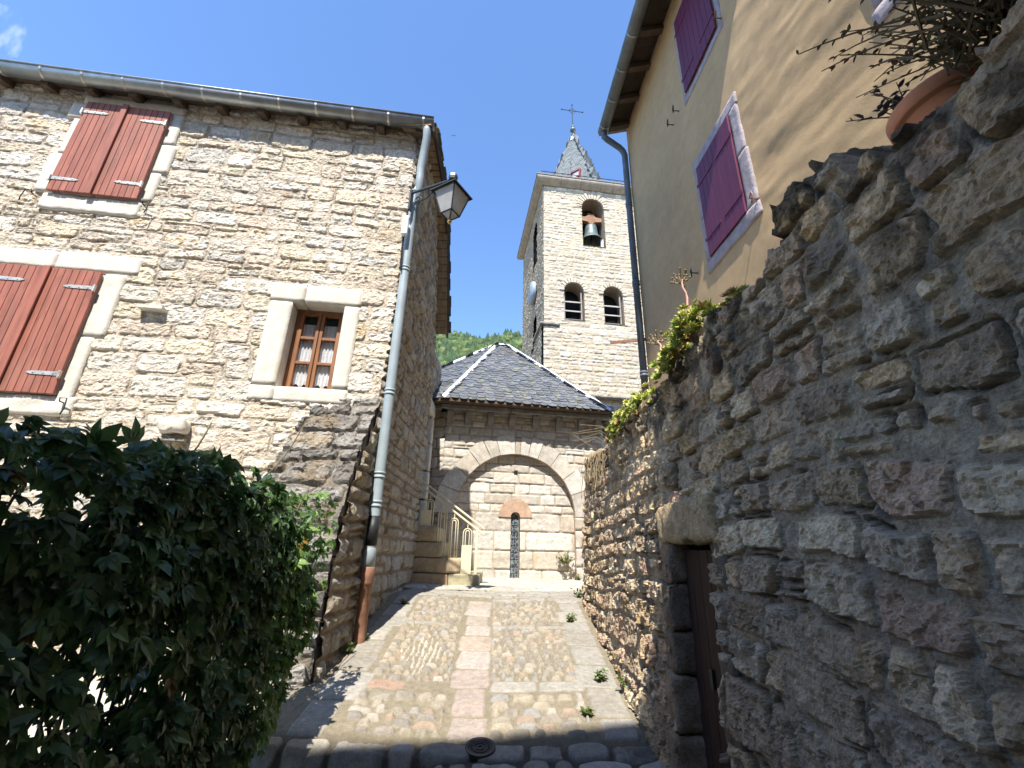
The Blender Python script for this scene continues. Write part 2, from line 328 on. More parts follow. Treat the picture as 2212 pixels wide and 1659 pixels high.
# ------------------------------------------------------------------ stone patterns on a grid
def courses(u0, u1, v0, v1, hr, wr, rng, split=.25):
    out = []; v = v0
    while v < v1:
        h = rng.uniform(*hr); u = u0 - rng.uniform(0, wr[1])
        while u < u1:
            w = rng.uniform(*wr) * (.65 + .55 * h / hr[1])
            if rng.rand() < split and h > .55 * hr[1]:
                k = rng.uniform(.35, .65); out += [(u, u + w, v, v + h * k)]
                if rng.rand() < .35:
                    j = rng.uniform(.35, .65); out += [(u, u + w * j, v + h * k, v + h), (u + w * j, u + w, v + h * k, v + h)]
                else: out += [(u, u + w, v + h * k, v + h)]
            else: out.append((u, u + w, v, v + h))
            u += w
        v += h
    return out
def raster(u, v, rects, seed, joint=.022, warp=.02, wscale=5, relief=(.015, .035), edge=.03, rough=.012, rs=9, aniso=1.6, pal=(), mortar=(.4, .33, .24), rnd=(.25, .8), mvar=.08, dome=0, stain=.25, mrough=.006, cols=None, rnds=None, crev=0, sag=.02, fac=0, fs=14, minh=0):
    rng = np.random.RandomState(seed); U, V = np.meshgrid(u, v, indexing='ij')
    WU = U + warp * fbm(U * wscale, V * wscale, seed, 3); WV = V + warp * .8 * fbm(U * wscale * .8 + 9, V * wscale + 4, seed + 5, 3) + sag * fbm(U * .6, V * .6, seed + 3, 2)
    H = mrough * fbm(U * 30, V * 30, seed + 2, 3) + mrough * .7 * fbm(U * 7, V * 7, seed + 4, 2)
    C = np.array(mortar)[None, None] * (1 + mvar * fbm(U * 9, V * 9, seed + 1, 3))[..., None]
    FA = None
    if fac: wx = U + .012 * fbm(U * 20, V * 20, seed + 15, 2); FA = fac * (facet(wx * fs, V * fs * aniso, seed) + .5 * facet(wx * fs * 2.3 + 5, V * fs * 2.3 * aniso, seed + 1))
    CN = sstep(-.1, .35, fbm(U * 6, V * 6, seed + 13, 3)) if crev else None
    pad = warp * 1.2 + .03; pal = np.array([p[:3] for p in pal]); 
    for q, (a, b, c, d) in enumerate(rects):
        i0, i1 = np.searchsorted(u, a - pad), np.searchsorted(u, b + pad); j0, j1 = np.searchsorted(v, c - pad), np.searchsorted(v, d + pad)
        colr = pal[rng.randint(len(pal))] * rng.uniform(.85, 1.15) if cols is None or cols[q] is None else np.array(cols[q])
        if d - c < minh: continue
        rl = rng.uniform(*relief); jt = joint * rng.uniform(.6, 1.5); rr = rng.uniform(*rnd) if rnds is None or rnds[q] is None else rnds[q]; tl = rng.uniform(-1, 1, 2); off = rng.uniform(0, 99, 2); st = rng.rand() < stain
        if i1 - i0 < 2 or j1 - j0 < 2: continue
        p = WU[i0:i1, j0:j1] - (a + b) / 2; s = WV[i0:i1, j0:j1] - (c + d) / 2
        ax = (b - a - jt) / 2; ay = (d - c - jt) / 2
        if min(ax, ay) < .006: continue
        r = min(ax, ay) * rr; qx = np.abs(p) - ax + r; qy = np.abs(s) - ay + r
        sd = np.hypot(np.maximum(qx, 0), np.maximum(qy, 0)) + np.minimum(np.maximum(qx, qy), 0) - r
        k = sstep(0, edge, -sd)
        if not (k > 0).any(): continue
        uu = U[i0:i1, j0:j1] * rs + off[0]; vv = V[i0:i1, j0:j1] * rs * aniso + off[1]
        f = ridged(uu, vv, seed + 7, 5); g = fbm(uu * .5, vv * .5, seed + 9, 3)
        dm = (dome if rnds is None or rnds[q] is None else 0) * np.sqrt(np.clip(1 - (p / ax) ** 2 * .9 - (s / ay) ** 2 * .9, 0, 1)) if dome else 0
        h = k * (rl + rough * f + rough * .8 * g + (tl[0] * p / ax + tl[1] * s / ay) * rough * .5 + dm + (FA[i0:i1, j0:j1] if fac else 0))
        H[i0:i1, j0:j1] = np.where(sd < 0, np.maximum(h, -.004), H[i0:i1, j0:j1])
        cc = colr[None, None] * (1 + .1 * g + .08 * f)[..., None]
        if st:
            m = sstep(.05, .45, g)[..., None] * .55; cc = cc * (1 - m) + np.array((.52, .36, .17)) * colr.mean() / .5 * m
        if crev:
            ring = np.clip(1 - np.abs(sd - .001) / .011, 0, 1) * CN[i0:i1, j0:j1]
            H[i0:i1, j0:j1] -= crev * ring * (sd > -.004); C[i0:i1, j0:j1] *= (1 - .6 * ring * (sd > -.004))[..., None]
        mk = sstep(0, .008, -sd)[..., None]
        C[i0:i1, j0:j1] = np.where((sd < 0)[..., None], cc * mk + C[i0:i1, j0:j1] * (1 - mk), C[i0:i1, j0:j1])
    return U, V, H, np.clip(C, .005, .95)
def grid_obj(name, U, V, H, C, pos, mtl, parent=None, hole=None, flip=False, extra=None, smooth=True):
    nu, nv = U.shape; P = np.stack(pos(U, V, H), axis=-1).reshape(-1, 3); I = np.arange(nu * nv).reshape(nu, nv)
    a, b, c, d = I[:-1, :-1], I[1:, :-1], I[1:, 1:], I[:-1, 1:]
    F = np.stack([a, b, c, d], -1).reshape(-1, 4)
    if hole is not None:
        h = hole(U, V); keep = ~(h[:-1, :-1] | h[1:, :-1] | h[1:, 1:] | h[:-1, 1:]); F = F[keep.ravel()]
    if flip: F = F[:, ::-1]
    Cf = C.reshape(-1, 3)
    if extra:
        ev = np.array(extra[0]); F = np.vstack([F, np.array(extra[1]) + len(P)]); P = np.vstack([P, ev]); Cf = np.vstack([Cf, np.tile(extra[2], (len(ev), 1))])
    return link(name, np_mesh(name, P, F, Cf, smooth), mtl, parent)
def arange(a, b, s): return np.linspace(a, b, max(3, int(round((b - a) / s)) + 1))
def boxes_extra(bs, col):
    vs = []; fs = []
    for p, a, b, c in bs:
        m = MB().obox(p, a, b, c); k = len(vs); vs += m.v; fs += [tuple(i + k for i in f) for f in m.f]
    return vs, fs, col

PAL_F0 = [(.6, .54, .43), (.66, .61, .52), (.57, .49, .36), (.62, .52, .36), (.55, .44, .34), (.6, .58, .53), (.68, .64, .56), (.58, .5, .4)]
PAL_F = [tuple(.55 * x + .45 * y for x, y in zip(p, (.66, .59, .48))) for p in PAL_F0]
PAL_W = [(.5, .355, .19), (.58, .41, .21), (.4, .29, .175), (.62, .47, .27), (.48, .38, .25), (.64, .5, .3), (.34, .245, .15), (.5, .33, .2), (.44, .32, .19)]
PAL_W = [tuple(1.12 * (.82 * x + .18 * sum(p) / 3) for x in p) for p in PAL_W]
PAL_A0 = [(.47, .42, .345), (.5, .46, .385), (.46, .4, .315), (.52, .485, .42), (.47, .42, .355), (.45, .38, .29)]
PAL_A = [tuple(.8 * x + .2 * sum(p) / 3 for x in p) for p in PAL_A0]
PAL_T = [(.55, .49, .385), (.6, .535, .43), (.63, .575, .475), (.51, .44, .335), (.57, .49, .37), (.52, .47, .395), (.57, .48, .34)]
PAL_T = [tuple(.9 * x * k for x, k in zip(p, (1, .985, .95))) for p in PAL_T]

# ================================================================== GROUND
def build_ground():
    m = MB(); m.add([(-900, -700, -.9), (900, -700, -.9), (900, 900, -.9), (-900, 900, -.9)], [(0, 1, 2, 3)])
    tag(m.build('ground', M['earth']), kind='structure')
    # street: cobbles, flagstone strips, cross bars, pebble diamond
    rng = np.random.RandomState(11)
    u = arange(-1.75, 1.0, .0075); v = np.concatenate([arange(-1.4, 2.3, .016), arange(2.31, 6.5, .0075)])
    rects = []; cols = []; nflag = 0
    cobble = [(.4, .35, .27), (.36, .32, .25), (.43, .37, .28), (.33, .29, .24), (.45, .4, .33), (.4, .31, .23), (.36, .34, .31), (.3, .27, .23)]
    slab = [(.4, .375, .325), (.44, .41, .35), (.37, .34, .285), (.42, .39, .335)]
    pink = [(.44, .36, .305), (.46, .385, .33), (.44, .35, .295)]
    def cx(y): return -.235 - .034 * (y - 3.3)
    bars = [(3.64, 3.79), (4.79, 4.88), (5.6, 5.7)]
    def inbar(y): return any(a - .02 < y < b + .02 for a, b in bars)
    y = 3.12
    while y < 5.55:                                           # centre strip
        l = rng.uniform(.2, .36); rects.append((cx(y) - .12 - rng.uniform(-.01, .04), cx(y) + .115 + rng.uniform(-.01, .04), y, y + l))
        cols.append(pink[rng.randint(3)] if y < 3.75 else [(.5, .44, .38), (.47, .4, .33), (.48, .39, .31)][rng.randint(3)]); y += l
    for side in (0, 1):                                        # edge flags
        y = 3.1
        while y < 5.8:
            l = rng.uniform(.22, .4); w = rng.uniform(.22, .32)
            rects.append((-1.27, -1.27 + w, y, y + l) if side == 0 else (.8 - w, .81, y, y + l)); cols.append(slab[rng.randint(4)]); y += l
    for a, b in bars:
        x = -.98
        while x < .52:
            w = rng.uniform(.26, .46)
            if not (x + w > cx(a) - .13 and x < cx(a) + .13):
                rects.append((x, x + w, a, b)); cols.append((.43, .3, .22) if rng.rand() < .15 else slab[rng.randint(4)])
                x += w
            else: x = cx(a) + .14
    nflag = len(rects)
    DC = (-.68, 4.2)
    def india(x, yy): return abs(x - DC[0]) / .19 + abs(yy - DC[1]) / .36 < 1
    y = 3.13
    while y < 5.62:                                            # cobble rows, long side across the street
        big = y < 3.62; h = rng.uniform(.07, .105) if big else rng.uniform(.048, .072)
        if inbar(y + h / 2): y += .03; continue
        for lo, hi in ((-.99, cx(y) - .14), (cx(y) + .14, .54)):
            x = lo
            while x < hi - .03:
                w = rng.uniform(.07, .17) if big else rng.uniform(.045, .12)
                if not india(x + w / 2, y + h / 2) and rng.rand() > (.12 if big else .03):
                    rects.append((x, min(x + w, hi), y + rng.uniform(-.012, .012), y + h + rng.uniform(-.01, .01)))
                    cols.append((.42, .24, .15) if rng.rand() < .006 else cobble[rng.randint(8)])
                x += w
        y += h
    yy = DC[1] - .36
    while yy < DC[1] + .36:                                    # pebble diamond
        x = DC[0] - .2
        while x < DC[0] + .2:
            if india(x + .02, yy + .03): rects.append((x + rng.uniform(-.008, .008), x + rng.uniform(.038, .05), yy + rng.uniform(-.012, .012), yy + rng.uniform(.05, .075))); cols.append(tuple(np.array((.55, .5, .41)) * rng.uniform(.8, 1.15)))
            x += .044
        yy += .058
    c0 = len(rects); y = 5.72
    while y < 6.5:                                             # thin flags at the top of the ramp
        h = rng.uniform(.07, .14); x = -1.3
        while x < .95:
            w = rng.uniform(.18, .5); rects.append((x, x + w, y, y + h)); cols.append(slab[rng.randint(4)]); x += w
        y += h
    c1 = len(rects); y = 3.08
    while y > -1.4:                                            # big worn stones in the foreground
        h = rng.uniform(.1, .19); x = -1.6 - rng.uniform(0, .3)
        while x < .95:
            w = rng.uniform(.1, .36); rects.append((x, x + w, y - h, y)); cols.append(tuple(np.array(slab[rng.randint(4)]) * rng.uniform(.8, 1.35))); x += w
        y -= h
    rnds = [rng.uniform(.12, .4) for _ in range(nflag)] + [None] * (c0 - nflag) + [rng.uniform(.15, .5) for _ in range(c1 - c0)] + [None if rng.rand() < .6 else rng.uniform(.2, .6) for _ in range(len(rects) - c1)]
    cols = [tuple(np.array(c) * (.72 if r_ is None else .68)) for c, r_ in zip(cols, rnds)]
    U, V, H, C = raster(u, v, rects, 21, joint=.013, warp=.014, wscale=10, relief=(.004, .012), edge=.016, rough=.004, rs=12, aniso=1, pal=cobble, mortar=(.21, .18, .125), rnd=(.55, .98), dome=.017, stain=.0, cols=cols, mrough=.004, rnds=rnds)
    step = -.075 * sstep(2.97, 2.93, V) * sstep(-.3, -.45, U)   # shallow step down in the foreground
    big = .02 * fbm(U * 1.3, V * 1.3, 77, 3) - .02 * np.exp(-((U + .2) / .5) ** 2)
    Zb = gza(V) + big
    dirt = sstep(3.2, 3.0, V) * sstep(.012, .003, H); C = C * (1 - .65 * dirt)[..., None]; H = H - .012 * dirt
    hole = lambda a, b: (a + .13) ** 2 + (b - 3.03) ** 2 < .066 ** 2
    o = grid_obj('street', U, V, H, C, lambda a, b, h: (a, b, Zb + h + step), M['paving'], None, hole); tag(o, kind='structure')
    # paved forecourt in front of the church
    u = arange(-1.7, 3.4, .02); v = arange(6.46, 9.4, .02); rc = courses(-1.7, 3.4, 6.46, 9.5, (.1, .2), (.25, .6), rng, .1)
    U, V, H, C = raster(u, v, rc, 31, joint=.016, warp=.02, relief=(.008, .02), edge=.03, rough=.006, pal=slab, mortar=(.3, .26, .18), rnd=(.2, .6), stain=.1)
    tag(grid_obj('forecourt', U, V, H, C, lambda a, b, h: (a, b, gza(b) + h + .012 * fbm(a * 1.5, b * 1.5, 5, 2)), M['paving']), kind='structure')
    # yard behind the vine
    u = np.linspace(-12, -1.52, 60); v = np.linspace(-4, 4.6, 50); U, V = np.meshgrid(u, v, indexing='ij')
    tag(grid_obj('yard', U, V, U * 0, np.ones(U.shape + (3,)) * .5, lambda a, b, h: (a, b, .42 + .06 * (b - 2) + .02 * fbm(a * 2, b * 2, 8, 3)), M['soil']), kind='structure')
    # garden terrace behind the retaining wall
    u = np.linspace(1.15, 2.6, 30); v = np.linspace(-2, 6.4, 80); U, V = np.meshgrid(u, v, indexing='ij')
    tag(grid_obj('terrace', U, V, U * 0, np.ones(U.shape + (3,)) * .5, lambda a, b, h: (a, b, 2.42 + .05 * fbm(a * 3, b * 3, 9, 3)), M['earth']), kind='structure')
    # hillside far behind
    u = np.linspace(-420, 420, 120); v = np.linspace(70, 420, 70); U, V = np.meshgrid(u, v, indexing='ij')
    def hz(a, b):
        t = np.clip((b - 80) / 230, 0, 1.3); z = 152 * t ** .9 * (1 + .1 * fbm(a * .012 + 3, b * .012, 41, 4)) + .035 * a
        return z - 3 + 5 * fbm(a * .05, b * .05, 43, 3) * t - np.clip(b - 325, 0, 200) * .6
    tag(grid_obj('hill', U, V, U * 0, np.ones(U.shape + (3,)) * .3, lambda a, b, h: (a, b, hz(a, b)), M['hill']), kind='structure')
    rng = np.random.RandomState(5); N = 6500
    a = rng.uniform(-36, 20, N); b = rng.uniform(150, 345, N); az = np.radians(a); x = np.tan(az) * b
    k = fbm(x * .03, b * .03, 47, 3) > -.3; x, b = x[k], b[k]; z = hz(x, b); n = len(x)
    con = rng.rand(n) < .3; hh = np.where(con, rng.uniform(6, 10, n), rng.uniform(3, 6.5, n)); rr = np.where(con, hh * .26, hh * .6)
    base = np.array([(.068, .098, .036), (.082, .116, .044), (.056, .084, .034), (.105, .132, .052)])[rng.randint(0, 4, n)]; base[con] = np.array((.05, .08, .038))
    T = [(0, 0, -.5)]; rg, sg = 5, 8
    for q in range(1, rg + 1):
        a = math.pi * q / (rg + 1)
        for w in range(sg): T.append((math.sin(a) * math.cos(w * 2 * math.pi / sg), math.sin(a) * math.sin(w * 2 * math.pi / sg), -.5 * math.cos(a)))
    T.append((0, 0, .5)); F = []
    for w in range(sg):
        w2 = (w + 1) % sg; F += [(0, 1 + w2, 1 + w), (len(T) - 1, 1 + (rg - 1) * sg + w, 1 + (rg - 1) * sg + w2)]
        for q in range(rg - 1): r0, r1 = 1 + q * sg, 1 + (q + 1) * sg; F += [(r0 + w, r0 + w2, r1 + w2), (r0 + w, r1 + w2, r1 + w)]
    T = np.array(T); nT_ = len(T); V = T[None] * np.stack([rr, rr, hh], -1)[:, None, :] * rng.uniform(.72, 1.22, (n, nT_, 1))
    V[con] *= np.stack([np.clip(.75 - T[:, 2] * 1.3, .1, 1.3)] * 2 + [np.ones(nT_)], -1)[None]
    V = V + np.stack([x, b, z + hh * .5], -1)[:, None, :]; FF = np.array(F)[None] + (np.arange(n) * nT_)[:, None, None]
    cc = np.repeat(base * rng.uniform(.8, 1.25, (n, 1)), nT_, 0) * rng.uniform(.75, 1.25, (n * nT_, 1))
    o = link('forest', np_mesh('forest', V.reshape(-1, 3), FF.reshape(-1, 3), cc, True), M['forest'])
    tag(o, 'green wooded hillside rising behind the church roof', 'forest', kind='stuff')
build_ground()

# ================================================================== LEFT STONE HOUSE
aL = R(7); dL = Vector((math.cos(aL), math.sin(aL), 0)); nL = Vector((math.sin(aL), -math.cos(aL), 0)); C0 = Vector((-1.36, 4.42, 0))
def Lp(u, z, off=0): q = C0 + dL * u + nL * off; return Vector((q.x, q.y, z))
def Lpa(u, z, h): return (C0.x + dL.x * u + nL.x * h, C0.y + dL.y * u + nL.y * h, z)
def strap_hinge(base, du, dn, length, parent, name='strap_hinge'):
    """A galvanised strap with a pointed end and a pintle at its outer end."""
    base = Vector(base); m = MB(); up = Vector((0, 0, 1)); w = .021
    m.prism([base - up * w, base + du * length * .86 - up * w * .8, base + du * length - up * .004, base + du * length + up * .004, base + du * length * .86 + up * w * .8, base + up * w], dn * .007)
    m.tube([base - up * .045 + dn * .012, base + up * .03 + dn * .012], .014, 8)
    for k in (.2, .5, .8): m.lathe([(.007, 0), (.007, .006), (.0, .008)], base + du * length * k + dn * .007, 6, dn)
    return m.build(name, M['galv'], parent)
def holdback(pts, parent, name='shutter_hook', r=.006, mtl='iron'): return MB().tube(pts, r, 6).build(name, M[mtl], parent, True)
def dressed_frame(pieces, P, parent, name, mtl, proud=.03, back=.06, amp=.004, sub=.05):
    m = MB()
    for (u0, u1, z0, z1) in pieces:
        a = P(u0 + .003, z0 + .003, -back); b = P(u1 - .003, z0 + .003, -back); c = P(u0 + .003, z1 - .003, -back); d = P(u0 + .003, z0 + .003, proud)
        rough_box(m, a, b - a, c - a, d - a, sub, amp, .01, 7)
    return m.build(name, M[mtl], parent, True)
def plank_shutter(P, u0, u1, z0, z1, off, n, mtl, parent, dir_hinge, straps, du, dn, strip=None, label=None, gap=.004):
    m = MB(); w = (u1 - u0) / n
    for k in range(n):
        a = P(u0 + w * k + gap / 2, z0 + random.uniform(0, .004), off); b = P(u0 + w * (k + 1) - gap / 2, z0, off); a2 = P(u0 + w * k + gap / 2, z1, off); c = P(u0 + w * k + gap / 2, z0, off + .026)
        m.obox(a, (b.x - a.x, b.y - a.y, 0), a2 - a, c - a - Vector((0, 0, c.z - a.z)))
    m.obox(P(u0 + .003, z0 + .003, off - .012), P(u1 - .003, 0, off - .012) - P(u0 + .003, 0, off - .012), (0, 0, z1 - z0 - .006), dn * .02)
    o = m.build('shutter', M[mtl], parent, bevel=.003, seg=1)
    if label: o['label'] = label
    for zz in straps:
        if dir_hinge > 0: strap_hinge(P(u1 + .0, zz, off + .0265), -du, dn, (u1 - u0) * .62, o)
        else: strap_hinge(P(u0 - .0, zz, off + .0265), du, dn, (u1 - u0) * .62, o)
    if strip:
        MB().obox(P(strip[0], z0 - .012, off + .0265), P(strip[1], 0, 0) - P(strip[0], 0, 0), (0, 0, z1 - z0 + .02), dn * .022).build('meeting_strip', M[mtl], o, bevel=.003, seg=1)
    return o

house = thing('stone_house', 'pale limestone rubble house with red-brown plank shutters and a lace-curtained window, left of the street', 'house', (-3.5, 5.2, .8))
def build_left_house():
    rng = np.random.RandomState(3)
    u = arange(-6.2, .06, .0115); v = arange(.3, 6.94, .0115)
    rc = courses(-6.2, .1, .25, 7.0, (.115, .25), (.18, .5), rng, .2)
    U, V, H, C = raster(u, v, rc, 55, joint=.026, warp=.036, wscale=5, relief=(.002, .012), edge=.012, rough=.011, rs=12, aniso=1.4, fac=.0045, fs=14, minh=.035, pal=[tuple(np.array(p) * 1.1) for p in PAL_F], mortar=(.6, .515, .405), rnd=(.2, .6), stain=.16, mrough=.006, crev=.008, sag=.05)
    Hs = [(-1.295, -.355, 2.965, 4.305), (-3.95, -2.8, 5.05, 6.5), (-3.98, -2.9, 2.9, 4.2)]
    def hole(a, b):
        h = np.zeros(a.shape, bool)
        for x0, x1, y0, y1 in Hs[:1]: h |= (a > x0) & (a < x1) & (b > y0) & (b < y1)
        return h
    H = H + .012 * fbm(U * 1.1, V * 1.1, 60, 3); H = H - .03 * sstep(-.0, .06, U)
    core = boxes_extra([(Lp(-6.2, .2, -.5), dL * 4.8, (0, 0, 6.5), nL * .47), (Lp(-.42, .2, -.5), dL * .4, (0, 0, 6.5), nL * .47), (Lp(-1.4, .2, -.5), dL * 1.0, (0, 0, 2.8), nL * .47), (Lp(-1.4, 4.25, -.5), dL * 1.0, (0, 0, 2.5), nL * .47)], (.3, .25, .18))
    grid_obj('front_wall', U, V, H, C, Lpa, M['facade'], house, hole, False, core, False)
    # street side wall
    u = arange(4.36, 7.0, .0125); v = arange(.6, 6.86, .0125); rc = courses(4.3, 7.1, .5, 6.9, (.09, .22), (.14, .4), rng, .25)
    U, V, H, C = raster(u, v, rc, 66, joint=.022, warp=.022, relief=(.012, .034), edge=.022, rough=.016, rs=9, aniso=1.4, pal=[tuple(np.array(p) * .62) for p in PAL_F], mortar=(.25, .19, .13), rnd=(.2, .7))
    H = H - .03 * sstep(4.42, 4.36, U) + .015 * fbm(U * 1.2, V * 1.2, 61, 3)
    top = np.interp(v, [0, 10], [0, 10])
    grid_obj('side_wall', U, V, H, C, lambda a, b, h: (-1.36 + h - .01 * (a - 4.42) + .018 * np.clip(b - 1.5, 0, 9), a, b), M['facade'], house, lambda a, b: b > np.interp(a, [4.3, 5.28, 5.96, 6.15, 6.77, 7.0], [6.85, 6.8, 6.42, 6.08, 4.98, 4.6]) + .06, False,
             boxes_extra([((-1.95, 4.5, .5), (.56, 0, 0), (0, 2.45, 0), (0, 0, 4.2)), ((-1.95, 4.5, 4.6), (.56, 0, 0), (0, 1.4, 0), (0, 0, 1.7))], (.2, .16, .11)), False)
    # rear wing beside the steps
    u = arange(6.9, 8.7, .016); v = arange(.9, 5.2, .016); rc = courses(6.8, 8.8, .9, 5.3, (.12, .26), (.2, .5), rng, .2)
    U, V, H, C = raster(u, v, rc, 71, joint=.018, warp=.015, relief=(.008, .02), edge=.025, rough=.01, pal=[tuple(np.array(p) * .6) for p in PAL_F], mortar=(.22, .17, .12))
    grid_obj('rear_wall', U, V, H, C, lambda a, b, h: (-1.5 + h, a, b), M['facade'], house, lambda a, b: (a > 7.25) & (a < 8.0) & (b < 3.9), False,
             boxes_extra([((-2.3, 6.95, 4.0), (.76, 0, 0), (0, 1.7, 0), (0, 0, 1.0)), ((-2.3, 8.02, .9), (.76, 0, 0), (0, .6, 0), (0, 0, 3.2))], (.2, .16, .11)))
    d = MB(); 
    for k in range(5): d.box((-1.72, 7.28 + .14 * k, 1.9), (-1.68, 7.415 + .14 * k, 3.88))
    d.build('side_door', mat('blue_grey_door_paint', base=(.17, .23, .27), rough=.5), house, bevel=.003)
    dressed_frame([(7.08, 7.25, 1.9 + .5 * k, 2.38 + .5 * k) for k in range(4)] + [(8.0, 8.16, 1.9 + .5 * k, 2.38 + .5 * k) for k in range(4)] + [(7.05, 8.2, 3.9, 4.15)], lambda a, z, o: Vector((-1.5 + o, a, z)), house, 'door_surround', 'dressed', .05)
    # back and inner shell so the house is solid from other sides
    m = MB(); m.obox(Lp(-6.2, .2, -2.6), dL * 5.2, (0, 0, 4.4), nL * .25); m.obox(Lp(-6.2, .2, -2.6), dL * .3, (0, 0, 5.5), nL * 2.1); m.build('back_wall', M['mortar'], house)
    # roof: a low front pitch over the gutter, steeper behind
    prof = [(4.2, 6.69), (4.5, 6.83), (5.28, 6.8), (5.96, 6.44), (6.15, 6.1), (6.77, 5.0)]
    rm = MB(); x0, x1 = -6.6, -1.1
    def skew(x, y): return y + math.tan(aL) * (x + 1.36) * .9
    for (ya, za), (yb, zb) in zip(prof[:-1], prof[1:]):
        rm.add([(x0, skew(x0, ya), za), (x1, skew(x1, ya), za), (x1, skew(x1, yb), zb), (x0, skew(x0, yb), zb)] + [(x0, skew(x0, ya), za + .06), (x1, skew(x1, ya), za + .06), (x1, skew(x1, yb), zb + .06), (x0, skew(x0, yb), zb + .06)],
               [(3, 2, 1, 0), (4, 5, 6, 7), (0, 1, 5, 4), (1, 2, 6, 5), (2, 3, 7, 6), (3, 0, 4, 7)])
    rm.build('roof', M['oldwood'], house)
    vb = MB()
    for (ya, za), (yb, zb) in zip(prof[:-1], prof[1:]):
        n = max(1, int(math.hypot(yb - ya, zb - za) / .11)); dy, dz = (yb - ya) / n, (zb - za) / n
        for k in range(n): y1 = ya + dy * (k + .06); z1 = za + dz * (k + .06); vb.obox((-1.5, skew(-1.5, y1), z1 - .03 + random.uniform(-.004, .004)), (.39, 0, 0), (0, dy * .88, dz * .88), (0, 0, .02))
    vb.build('verge_board', M['soffit'], house)
    bb = MB()
    for (ya, za), (yb, zb) in zip(prof[:-1], prof[1:]): bb.obox((-1.13, skew(-1.13, ya), za - .07), (.03, 0, 0), (0, yb - ya, zb - za), (0, 0, .09))
    bb.build('barge_board', M['darkwood'], house)
    sm = MB(); r2 = random.Random(5)                           # slate edge along the verge and the front
    for (ya, za), (yb, zb) in zip(prof[:-1], prof[1:]):
        n = max(2, int(math.hypot(yb - ya, zb - za) / .13))
        for k in range(n):
            t = k / n; t2 = (k + 1.25) / n; y1 = ya + (yb - ya) * t; z1 = za + (zb - za) * t; y2 = ya + (yb - ya) * t2; z2 = za + (zb - za) * t2
            for xx in range(5):
                a = x1 + .03 - xx * .3 + r2.uniform(-.015, .015); sm.obox((a - .29, skew(a, y1), z1 + .065 + .012 * (k % 2)), (.29, 0, 0), (0, y2 - y1, z2 - z1), (0, 0, .022), (.1, .1, .11))
    sm.build('roof_slates', M['slate'], house, attr=True)
    # soffit boards, rafters, gutter
    b = MB()
    for k in range(34):
        uu = -6.0 + k * .185; b.obox(Lp(uu, 6.9, -.3), dL * .178, (0, 0, .02), nL * .46 + Vector((0, 0, -.15)))
    b.build('soffit_board', M['soffit'], house)
    for k in range(13):
        uu = .06 - k * .485
        MB().obox(Lp(uu - .045, 6.73, -.2), dL * .09, (0, 0, .11), nL * .36 + Vector((0, 0, -.11))).build('rafter', M['oldwood'], house, bevel=.006)
    g = MB(); pr = [(math.cos(t) * .085, math.sin(t) * .085) for t in np.linspace(math.pi, 2 * math.pi, 11)]
    pr += [(.085, .012), (.092, .012)]; vs = []; N = len(pr)
    for uu in (-6.3, .25):
        for o, z in pr: vs.append(Lp(uu, 6.755 + z, .2 + o))
    g.add(vs, [(k, k + 1, N + k + 1, N + k) for k in range(N - 1)]); g.add([vs[N + k] for k in range(11)], [tuple(range(11))])
    go = g.build('gutter', M['zinc'], house, True); sdm = go.modifiers.new('thick', 'SOLIDIFY'); sdm.thickness = .003
    MB().tube([Lp(-6.3, 6.767, .29), Lp(.25, 6.767, .29)], .011, 8).build('gutter_bead', M['zinc'], go, True)
    for k in range(14):
        uu = .12 - k * .44
        br = MB()
        pts = [Lp(uu, 6.755 + math.sin(t) * .09, .2 + math.cos(t) * .09) for t in np.linspace(math.pi * 1.02, 2 * math.pi, 9)] + [Lp(uu, 6.77, .295)]
        for p, q in zip(pts[:-1], pts[1:]): br.obox(p - dL * .012, dL * .024, q - p, (q - p).cross(dL).normalized() * .004)
        br.build('gutter_bracket', M['galv'], house)
    # downpipe at the corner
    x, y = -1.262, 4.365
    out = Lp(.17, 6.685, .2)
    pts = [out + Vector((0, 0, .0)), out + Vector((0, .0, -.07)), out + Vector((0, .03, -.16)), Vector((x + .035, y + .02, 6.14)), Vector((x + .035, y + .03, 6.0)), Vector((x + .03, y + .06, 5.3))]
    dp = MB().tube(pts, .05, 16).build('downpipe', M['zincpaint'], house, True)
    MB().lathe([(.05, 1.36), (.05, 5.35), (.031, 5.72), (.031, 5.73), (.038, 5.735), (.038, 5.755), (.02, 5.765), (.012, 5.8), (.004, 5.83)], (x, y, 0), 18).build('standpipe', M['zincpaint'], dp, True)
    for zz in (4.6, 3.1, 2.25, 1.98): 
        MB().lathe([(.05, -.03), (.057, -.028), (.057, -.012), (.052, -.01), (.052, .01), (.057, .012), (.057, .03), (.05, .032)], (x, y, zz), 16).build('pipe_collar', M['zincpaint'], dp, True)
    MB().lathe([(.051, -.13), (.0545, -.13), (.0545, .13), (.051, .13)], (x, y, 1.74), 16).build('dark_pipe_sleeve', M['iron'], dp, True)
    MB().lathe([(.05, -.09), (.057, -.09), (.057, .07), (.05, .09)], (x, y, 1.5), 16).build('pipe_collar', M['zincpaint'], dp, True)
    MB().lathe([(.052, gz(y) - .02), (.05, 1.28), (.056, 1.285), (.056, 1.3), (.062, 1.33), (.064, 1.42), (.056, 1.43), (.05, 1.43)], (x, y, 0), 16).build('cast_iron_base', M['rust'], dp, True)
